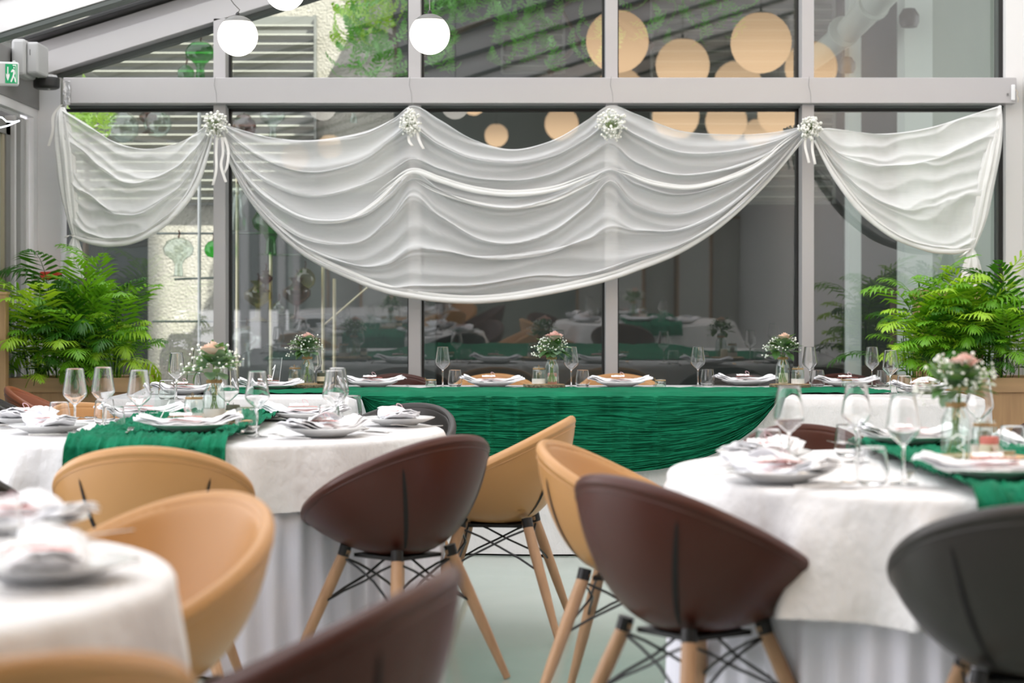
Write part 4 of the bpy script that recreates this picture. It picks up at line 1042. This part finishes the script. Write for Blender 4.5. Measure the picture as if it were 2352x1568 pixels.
for px, pb, k, lb in ((1812, 1075, 'W', 'blurred wine glass before the emerald drape corner'), (1967, 1062, 'W', 'blurred wine glass over the dark chair rim'), (2075, 1112, 'W', 'largest blurred wine glass beside the runner edge'),
                      (1765, 1062, 'T', 'blurred tumbler behind the white folded napkin'), (1948, 1048, 'T', 'blurred tumbler before the dark chair rim'), (2003, 1114, 'T', 'blurred tumbler nearest the steel spoon'),
                      (2325, 1052, 'T', 'blurred tumbler behind the salmon candle'), (2250, 1036, 'W', 'blurred wine glass behind the mason jar of the salmon-candle table')):
    glass_at(px, pb, k, lb, N2)
glass_at(0, 1258, 'T', 'very blurred tumbler cut by the frame edge', N3)
for px, pb, k, lb in ((405, 917, 'W', 'wine glass before the stucco light at the palm end'), (458, 896, 'W', 'wine glass half behind the peach rose bouquet'), (722, 892, 'W', 'wine glass behind the olive candle of the head table'),
                      (1017, 889, 'W', 'wine glass standing alone beside the second mullion'), (1312, 889, 'W', 'wine glass touching the pink carnation bouquet'), (1603, 887, 'W', 'wine glass standing alone between the third and fourth mullions'),
                      (1860, 889, 'W', 'wine glass in front of the fourth mullion'), (2003, 889, 'W', 'farther glass of the pair by the right palm'), (2045, 905, 'W', 'nearer glass of the pair by the right palm'),
                      (383, 918, 'T', 'tumbler at the palm end, nearest the white edge'), (444, 900, 'T', 'tumbler on the green runner at the palm end'), (742, 890, 'T', 'tumbler half behind a nearer wine glass'),
                      (1045, 888, 'T', 'tumbler beside the lone glass at the second mullion'), (1338, 888, 'T', 'tumbler between the carnation and the third mullion'), (1625, 886, 'T', 'tumbler beside the lone glass of the fourth bay'),
                      (1878, 888, 'T', 'tumbler right of the fourth mullion glass'), (2028, 889, 'T', 'tumbler between the pair of glasses'), (2077, 905, 'T', 'tumbler nearest the white head table corner')):
    glass_at(px, pb, k, lb, NH)
# loose cutlery seen on the round tables
def loose(kind, fn, px, py, rz, lb, tb, cat):
    Y = F*(CH-ZT)/(py-HY); put(kind, fn, ((px-CX)*Y/F, Y, ZT+.004), rz, lb, cat, cat+'s on the '+tb)

# ================================================================== CENTREPIECES
def loop(r, z, thick, name, m, par, n=24, squash=1, turns=3):
    mb = MB(); pts = [(r*math.cos(2*PI*i/n), r*math.sin(2*PI*i/n), z+thick*.9*(i//n)) for i in range(n*turns+1)]
    mb.tube(pts, thick, 5); return mb.build(name, m, par)
def slab(x, y, z, r, label):
    t = empty('wood_slice', (x, y, z), 0, label, 'wood slice'); sd = rnd.random()*9
    def rr(a): return r*(1+.07*nz(math.cos(a)*2+sd, math.sin(a)*2)+.03*nz(math.cos(a)*8, math.sin(a)*8, sd))
    MB().grid(lambda u, v: (rr(2*PI*u)*.985*v*math.cos(2*PI*u), rr(2*PI*u)*.985*v*math.sin(2*PI*u), .018), 48, 6, wrap=True).build('cut_face', 'slice', t)
    def bk(u, v):
        a = 2*PI*u; q = rr(a)*(1-.02*abs(2*v-1)**3)+.004*nz(u*60, v*4, sd); return (q*math.cos(a), q*math.sin(a), .019*v)
    MB().grid(bk, 96, 4, wrap=True).build('bark', 'bark', t)
    return t
def bottle(x, y, z, label, lace=True, k=1.0):
    t = empty('bottle_vase', (x, y, z), 0, label, 'vase')
    pr = [(.001, .002), (.034, .002), (.039, .008), (.040, .02), (.040, .088), (.038, .105), (.030, .122), (.0255, .130), (.026, .155), (.0285, .158), (.0285, .164), (.026, .166), (.0245, .164), (.024, .132), (.0285, .120), (.0365, .102), (.0385, .088), (.0385, .02), (.001, .006)]
    MB().lathe([(a*k, b) for a, b in pr], n=36).build('glass_body', 'jarglass', t, sharp=False)
    loop(.0275, .140, .0022, 'twine', 'twine', t, turns=5)
    mb = MB()
    for s in (-1, 1):
        mb.tube([(-.0, -.028, .146), (s*.012, -.036, .154), (s*.022, -.036, .148), (s*.012, -.034, .142), (0, -.029, .146)], .0016, 5)
        mb.tube([(0, -.029, .145), (s*.010, -.036, .128), (s*.016, -.042, .110)], .0015, 5)
    mb.build('twine_bow', 'twine', t)
    if lace:
        MB().grid(lambda u, v: (.0412*math.cos(2*PI*u), .0412*math.sin(2*PI*u), .006+.038*v+.0025*abs(math.sin(36*PI*u))*(v > .95)), 72, 3, wrap=True).build('lace_band', 'lace', t)
    for q in range(6):
        a = q*1.05; MB().tube([(.022*math.cos(a), .022*math.sin(a), .012), (.008*math.cos(a+2), .008*math.sin(a+2), .10), (.014*math.cos(a+3), .014*math.sin(a+3), .168)], .0020, 5).build('flower_stem', 'stem', t)
    return t
def mason(x, y, z, label, moss=True):
    t = empty('mason_jar', (x, y, z), 0, label, 'jar')
    pr = [(.001, .001), (.030, .001), (.0355, .006), (.036, .015), (.036, .072), (.033, .080), (.029, .084), (.029, .098), (.0265, .098), (.0265, .083), (.034, .071), (.0345, .015), (.001, .004)]
    MB().lathe(pr, n=32).build('glass_body', 'jarglass', t, sharp=False)
    MB().grid(lambda u, v: (.0370*math.cos(2*PI*u), .0370*math.sin(2*PI*u), .004+.026*v+.002*abs(math.sin(30*PI*u))*(v > .9)), 60, 3, wrap=True).build('lace_band', 'lace', t)
    loop(.0305, .084, .002, 'twine', 'twine', t, turns=3)
    mb = MB().tube([(.0, -.031, .086), (.004, -.036, .098), (.0, -.038, .108), (-.004, -.036, .098), (0, -.031, .086)], .0014, 5); mb.build('twine_bow', 'twine', t)
    if moss:
        mb = MB()
        for _ in range(26):
            p = [Vector((rnd.uniform(-.02, .02), rnd.uniform(-.02, .02), rnd.uniform(.03, .07))) for _ in range(4)]
            mb.tube(p, .0010, 3)
        o = mb.build('dried_filling', 'moss', t); o['kind'] = 'stuff'
    return t
def candle(x, y, z, m, label, band='cream'):
    t = empty('candle', (x, y, z), rnd.uniform(-.2, .2), label, 'candle')
    MB().lathe([(.001, 0), (.024, 0), (.0255, .003), (.0255, .056), (.023, .060), (.001, .058)], n=28).build('wax_body', m, t)
    MB().grid(lambda u, v: (.0262*math.cos(2*PI*u), .0262*math.sin(2*PI*u), .014+.026*v), 28, 1, wrap=True).build('paper_band', band, t)
    MB().tube([(0, 0, .057), (.002, 0, .068)], .0009, 4).build('wick', 'black', t)
    return t
def tealight(x, y, z, label, k=1.0):
    t = empty('tealight_jar', (x, y, z), 0, label, 'candle jar'); t.scale = (k, k, k)
    MB().lathe([(.001, .001), (.028, .001), (.032, .006), (.032, .034), (.028, .040), (.028, .047), (.0262, .047), (.0262, .040), (.0305, .033), (.0305, .007), (.001, .004)], n=28).build('glass_body', 'jarglass', t, sharp=False)
    MB().lathe([(.001, .006), (.019, .006), (.019, .018), (.001, .019)], n=20).build('tealight', 'wax', t)
    loop(.0292, .039, .0016, 'twine', 'twine', t, turns=3)
    mb = MB()
    for s in (-1, 1): mb.tube([(-.029, -.004, .042), (-.034, -.006+s*.008, .056), (-.036, -.006, .046), (-.030, -.004, .042)], .0014, 5)
    mb.build('twine_bow', 'twine', t)
    return t
def rosehead(mb, c, R, n, seed, ruff=0.0):
    r_ = random.Random(seed); c = Vector(c)
    for k in range(n):
        f = k/n; a0 = k*2.4; rad = R*(.12+.88*f); tilt = .25+.75*f; wdt = .9-.25*f
        def fn(u, v, a0=a0, rad=rad, tilt=tilt, wdt=wdt, f=f):
            a = a0+(u-.5)*2.2*wdt; h = R*(1.15-.45*f)
            rr = rad*(.25+.75*math.sin(v*PI/2))*(1+.25*f*v*v); z = h*(v*(1.0)-.18*f*v*v*v)-(u-.5)**2*h*.5*v
            q = 1+ruff*nz(u*9, v*4, k)
            return (c.x+rr*math.cos(a)*q, c.y+rr*math.sin(a)*q, c.z-R*.45+z+ruff*R*.35*nz(u*10, v*3, k+5)*v)
        mb.grid(fn, 7, 5)
def leaf_me(name, m, L, W, point=0):
    mb = MB()
    def fn(u, v):
        w_ = W*math.sin(PI*min(1, v**(.8 if not point else .9)))**(.6 if not point else .9); x = (u-.5)*2*w_
        return (x, .012*L*0+.18*L*v*v*-1+abs(x)*.25, L*v)
    return mb.grid(fn, 4, 7).mesh(name, m, True)
LF = [leaf_me('leaf', 'euc', .058, .024), leaf_me('leaf', 'euc', .046, .021), leaf_me('leaf', 'euc2', .080, .018, 1), leaf_me('leaf', 'euc2', .064, .021, 1)]
def bouquet(x, y, z, label, style, seed, spread=1.0):
    """z: mouth of the vase"""
    r_ = random.Random(seed); t = empty('bouquet', (x, y, z), 0, label, 'bouquet')
    mb = MB()
    if style == 'rose': rosehead(mb, (0, -.036, .098), .046, 16, seed); nm, mm = 'rose', 'rose'
    elif style == 'carn': rosehead(mb, (.015, -.036, .10), .047, 26, seed, .35); nm, mm = 'carnation', 'rose_pink'
    else: rosehead(mb, (0.005, -.038, .097), .040, 14, seed, .12); nm, mm = 'rose', 'rose' if style == 'cream' else 'rose_pink'
    mb.build(nm, mm, t, sharp=False)
    MB().tube([(0, 0, -.02), (0, -.008, .03), (0, -.034, .08)], [.003, .003, .008], 6).build('flower_stem', 'stem', t)
    for k in range(46):
        i = r_.choice((0, 0, 1, 2, 3)) if k < 34 else r_.choice((0, 1)); a = r_.uniform(0, 2*PI) if k % 3 else r_.uniform(-2.6, -.5); el = r_.uniform(-.35, 1.25); rr = r_.uniform(.012, .056)*spread
        o = bpy.data.objects.new('leaf', LF[i]); col.objects.link(o); o.parent = t
        o.location = (rr*math.cos(a)*math.cos(el)*1.1, rr*math.sin(a)*.8, .022+.060*max(-.3, math.sin(el))*r_.uniform(.3, 1.0))
        d = Vector((math.cos(a)+r_.gauss(0, .35), math.sin(a)*.6-.25+r_.gauss(0, .2), math.sin(el)*.9+.15+r_.gauss(0, .3))); q = d.to_track_quat('Z', 'Y'); o.rotation_mode = 'QUATERNION'; o.rotation_quaternion = q
        if k % 2 == 0: s_ = r_.uniform(.8, 1.15); o.scale = (s_, s_, s_)
    mbb, mbs = MB(), MB(); cs = []
    for _ in range(95):
        a = r_.uniform(0, 2*PI); e = r_.uniform(-.15, 1.1); R = r_.uniform(.055, .088)*spread
        cs.append((R*math.cos(a)*math.cos(e)*1.15, R*math.sin(a)*math.cos(e)*.9, .035+R*math.sin(e)))
    for _ in range(14):
        cs.append((-.095*spread+r_.gauss(0, .012), r_.gauss(0, .015), r_.uniform(-.02, .05)))
    for c in cs:
        mbb.ball(c, r_.uniform(.0034, .0056), 6, 4); mbs.tube([(c[0]*.5, c[1]*.5, c[2]*.5), (c[0]*.75, c[1]*.75, c[2]*.8), c], .0004, 3, False)
    o = mbb.build('blossoms', 'gyps', t, sharp=False); o['kind'] = 'stuff'
    o = mbs.build('sprigs', 'sprig', t); o['kind'] = 'stuff'
    return t
def sign(px0, px1, py0, pyb, Y, strokes, label, lean=.06):
    a = P(px0, pyb, Y); b = P(px1, py0, Y); t = empty('table_number', ((a.x+b.x)/2, Y, ZT+.012), 0, label, 'table number')
    w_ = (b.x-a.x)/2; h = b.z-a.z
    o = MB().obox((lean*h/2, 0, h/2+.004), (w_, 0, 0), (0, .0015, 0), (lean*h/2, 0, h/2)).build('acrylic_plate', 'acrylic', t, smooth=False)
    MB().tube([(w_, -.001, .004), (w_+lean*h, -.001, h+.004)], .0012, 4).build('plate_edge', 'whiteplastic', t)
    MB().box(-w_*.9, w_*1.0, -.012, .012, 0, .014).build('wooden_foot', 'slice', t, smooth=False)
    for st in strokes:
        MB().tube([(x*w_+lean*z*h, -.003, z*h) for x, z in st], .0022, 6).build('painted_numeral', 'signwhite', t)
    return t
ZR = ZT+.012   # on the runner
x, y = -1.095, 7.33
slab(x+.02, y, ZR, .125, 'round wood slice under the lace-banded bottle on the palm-side table')
zs = ZR+.019
bottle(x, y-.01, zs, 'glass bottle vase with twine and white lace band on the palm-side table')
bouquet(x, y-.01, zs+.165, 'bouquet with a large peach rose and loose pale eucalyptus', 'rose', 3, 1.1)
mason(x-.062, y-.085, zs-.0, 'mason jar with jute string beside the lace bottle on the palm-side table', False)
candle(x+.075, y-.05, zs, 'olive', 'dark olive candle with cream band on the palm-side table')
sign(352, 398, 905, 985, 7.28, [[(-.3, .25), (.5, .75)]], 'clear acrylic table number standing among the glasses of the palm-side table')
def cp(px, py, zt): Y = F*(CH-zt)/(py-HY); return (px-CX)*Y/F, Y
Yh = 11.05
def hx(px, Y=Yh): return (px-CX)*Y/F
slab(hx(700), Yh, ZT+.008, .145, 'bark-edged wood slice by the acrylic number one'); zh = ZT+.027
bottle(hx(707), Yh-.03, zh, 'glass bottle vase on the bark-edged slice by the number one', False)
bouquet(hx(707), Yh-.03, zh+.165, 'bouquet with round green eucalyptus leaves and a half hidden peach rose', 'peach', 8)
mason(hx(678), Yh-.01, zh, 'mason jar with lace foot and jute band by the number one')
candle(hx(738), Yh+.02, zh, 'olive', 'olive candle with cream band beside the first head table bouquet')
sign(608, 640, 826, 893, 10.9, [[(-.1, .22), (.15, .78)], [(.15, .78), (-.15, .62)]], 'clear acrylic table number one on the head table', .12)
slab(hx(1250), Yh, ZT+.006, .115, 'thin wood slice under the pink carnation bouquet')
bottle(hx(1267), Yh-.03, ZT+.025, 'square shouldered bottle vase holding the pink carnation', False)
bouquet(hx(1267), Yh-.03, ZT+.19, 'bouquet with a frilly pink carnation and gypsophila', 'carn', 21)
mason(hx(1237), Yh-.03, ZT+.025, 'mason jar of dried moss beside the carnation bottle')
candle(hx(1269), Yh+.05, ZT+.025, 'salmon', 'salmon topped candle seen through the carnation bottle')
slab(hx(1815), Yh, ZT+.006, .115, 'wood slice under the last bouquet of the head table')
bottle(hx(1796), Yh-.03, ZT+.025, 'bottle vase with a jute bow before the fourth mullion', False)
bouquet(hx(1796), Yh-.03, ZT+.19, 'bouquet with a cream rose and pointed leaves before the fourth mullion', 'cream', 33)
mason(hx(1830), Yh-.04, ZT+.025, 'mason jar with lace foot beside the jute-bow bottle')
candle(hx(1802), Yh+.05, ZT+.025, 'cream', 'cream candle seen through the jute-bow bottle')
for px, Y, k, lb in ((990, 10.95, .95, 'tealight jar beside the lone glass at the second mullion'), (1517, 10.9, .95, 'tealight jar with a jute bow under the third bay'), (1945, 11.0, .9, 'tealight jar before the brown rim of the head table')):
    tealight(hx(px, Y), Y, ZT+.012, lb, k)
tealight(-1.0, 7.12, ZR, 'small tealight jar on the runner beside the front plate') if False else None
x, y = 1.30, 5.50
slab(x, y, ZR+.004, .135, 'thick wood slice on the salmon-candle table'); zs = ZR+.023
bottle((2195-CX)*5.44/F, 5.44, zs, 'blurred bottle vase behind the acrylic number three', False)
bouquet((2195-CX)*5.44/F+.01, 5.44, zs+.165, 'large blurred bouquet with peach rose and wide eucalyptus leaves', 'peach', 44, 1.15)
mason((2262-CX)*5.5/F, 5.5, zs, 'blurred mason jar behind the salmon candle', True)
candle((2272-CX)*5.4/F, 5.40, zs, 'salmon', 'salmon candle with cream band on the thick wood slice')
tealight((2305-CX)*5.30/F, 5.30, ZR+.006, 'blurred tealight jar in front of the thick wood slice')
sign(2172, 2225, 975, 1062, 5.33, [[(-.6, .80), (-.1, .92), (.5, .84), (.45, .66), (-.1, .58), (.5, .50), (.55, .30), (.0, .16), (-.6, .26)]], 'clear acrylic table number three before the blurred bottle', .03)

# ================================================================== PALMS IN PLANTERS
def planter(name, x0, x1, y0, y1, h, label):
    t = empty(name, ((x0+x1)/2, (y0+y1)/2, 0), 0, label, 'planter'); W, D = (x1-x0)/2, (y1-y0)/2
    MB().box(-W, W, -D+.012, -D+.03, 0, h-.01).box(-W, W, D-.02, D, 0, h-.01).box(-W, -W+.02, -D, D, 0, h-.01).box(W-.02, W, -D, D, 0, h-.01).build('panel', 'oak', t, smooth=False)
    MB().box(-W-.01, W+.01, -D-.008, -D+.03, h-.085, h).box(-W-.01, W+.01, D-.03, D+.008, h-.085, h).box(-W-.01, -W+.03, -D, D, h-.085, h).box(W-.03, W+.01, -D, D, h-.085, h).build('top_rail', 'oak_h', t, smooth=False, bevel=.003)
    MB().box(-W-.01, W+.01, -D-.008, -D+.012, .0, .09).build('bottom_rail', 'oak_h', t, smooth=False, bevel=.003)
    n = max(2, round(2*W/.42)); 
    for i in range(n+1):
        xx = -W+2*W*i/n; MB().box(xx-.035, xx+.035, -D-.009, -D+.012, .09, h-.085).build('stile', 'oak', t, smooth=False, bevel=.003)
    MB().box(-W+.02, W-.02, -D+.03, D-.02, h-.12, h-.07).build('soil', 'soil', t, smooth=False)
    return t
planter('planter', -2.93, -2.185, 11.62, 12.12, .80, 'oak panelled planter with the larger palm beside the grey pier')
planter('planter', 2.30, 3.15, 11.62, 12.12, .80, 'oak panelled planter with the palm beside the white pier')
t = empty('wooden_stand', (2.66, 12.27, 0), 0, 'tall oak box rising behind the palm at the white pier', 'wooden stand')
MB().box(-.17, .22, -.10, .10, 0, 1.29).build('panel', 'oak', t, smooth=False); MB().box(-.18, .23, -.11, .11, 1.26, 1.32).build('top_rail', 'oak_h', t, smooth=False, bevel=.003)
t = empty('wooden_stand', (-2.93, 11.42, 0), 0, 'oak post cut by the frame edge beside the larger palm', 'wooden stand')
MB().box(-.05, .035, -.04, .04, 0, 1.285).build('post', 'oak', t, smooth=False, bevel=.003); MB().box(-.055, .04, -.045, .045, 1.285, 1.30).build('cap', 'oak_h', t, smooth=False)
fr = []
for s in range(4):
    for mname in ('palm1', 'palm2', 'palm3'):
        fr.append(pinnate(13, [.66, .74, .58, .70][s], .0095, [.19, .20, .17, .21][s], [1.7, 1.2, 2.1, 1.5][s], [.9, .5, 1.2, .8][s], .004, .36, seed=s+5).mesh('frond', mname, True))
def palm(x0, x1, y0, y1, z, n, seed, label, wide, low):
    r_ = random.Random(seed); cxp, cyp = (x0+x1)/2, (y0+y1)/2; t = empty('potted_palm', (cxp, cyp, z), 0, label, 'palm')
    for k in range(n):
        f = k/n; a = r_.uniform(0, 2*PI)
        if r_.random() < .55: a = r_.uniform(-1.1, 1.1)+(0 if seed % 2 else PI)*0-PI*0 + PI   # towards the room
        px_ = r_.uniform(x0, x1)-cxp; py_ = r_.uniform(y0, y1)-cyp
        tilt = r_.uniform(-.15, 1.0)*(.35+.75*f); h = r_.uniform(-.04, .10)+.30*(1-f)*r_.random()
        s_ = r_.uniform(.65, 1.12)*(1-.15*f)
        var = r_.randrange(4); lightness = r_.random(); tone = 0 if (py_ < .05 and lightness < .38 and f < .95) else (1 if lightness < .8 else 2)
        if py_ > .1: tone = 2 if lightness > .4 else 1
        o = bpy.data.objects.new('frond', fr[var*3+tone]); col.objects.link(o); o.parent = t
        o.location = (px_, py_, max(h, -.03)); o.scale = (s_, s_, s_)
        q = (Matrix.Rotation(a, 4, 'Z') @ Matrix.Rotation(-tilt, 4, 'X')).to_euler(); o.rotation_euler = q
    for k in range(34):      # low drooping fronds over the planter's front rail
        var = r_.randrange(4); o = bpy.data.objects.new('frond', fr[var*3+r_.choice((0, 1, 1, 2))]); col.objects.link(o); o.parent = t
        o.location = (r_.uniform(x0-.05, x1+.05)-cxp, r_.uniform(y0-.05, y0+.12)-cyp, r_.uniform(-.04, .16)); s_ = r_.uniform(.5, .8); o.scale = (s_, s_, s_)
        o.rotation_euler = (Matrix.Rotation(PI+r_.uniform(-1.2, 1.2), 4, 'Z') @ Matrix.Rotation(-r_.uniform(.15, .8), 4, 'X')).to_euler()
    for k in range(16):
        a = r_.uniform(x0, x1)-cxp; b = r_.uniform(y0, y1)-cyp
        MB().tube([(a, b, -.06), (a*1.05, b, .12), (a*1.15, b*1.1, r_.uniform(.25, .4))], [.006, .005, .003], 5).build('cane', 'palm3', t)
    return t
PALMS = 1
palm(-2.85, -2.30, 11.68, 12.02, .74, 100, 5, 'larger feathery green palm before the grey pier', 1, 0)
palm(2.36, 2.98, 11.68, 12.02, .74, 95, 8, 'feathery green palm before the white pier', 1, 0)

# ------------------------------------------------------------------ far end of the room, mirrored in the glass
def fscreen(x, y, n, label):
    t = empty('folding_screen', (x, y, 0), 0, label, 'folding screen'); w_ = .5
    for k in range(n):
        a = .35 if k % 2 else -.35; x0 = k*w_*.94; p = empty('leaf_panel', (x0, 0, 0)); p.parent = t; p.rotation_euler = (0, 0, a)
        MB().box(0, .03, -.012, .012, 0, 1.8).box(w_-.03, w_, -.012, .012, 0, 1.8).box(0, w_, -.012, .012, 1.77, 1.8).box(0, w_, -.012, .012, 0, .06).build('wood_frame', 'beech', p, smooth=False)
        MB().box(.03, w_-.03, -.002, .002, .06, 1.77).build('paper', 'screen_paper', p, smooth=False)
    return t
fscreen(.9, -2.6, 5, 'folding screen with wooden frames, mirrored between the third and fourth mullions')
fscreen(-2.6, -2.7, 3, 'folding screen with wooden frames, mirrored behind the palm-side glasses')
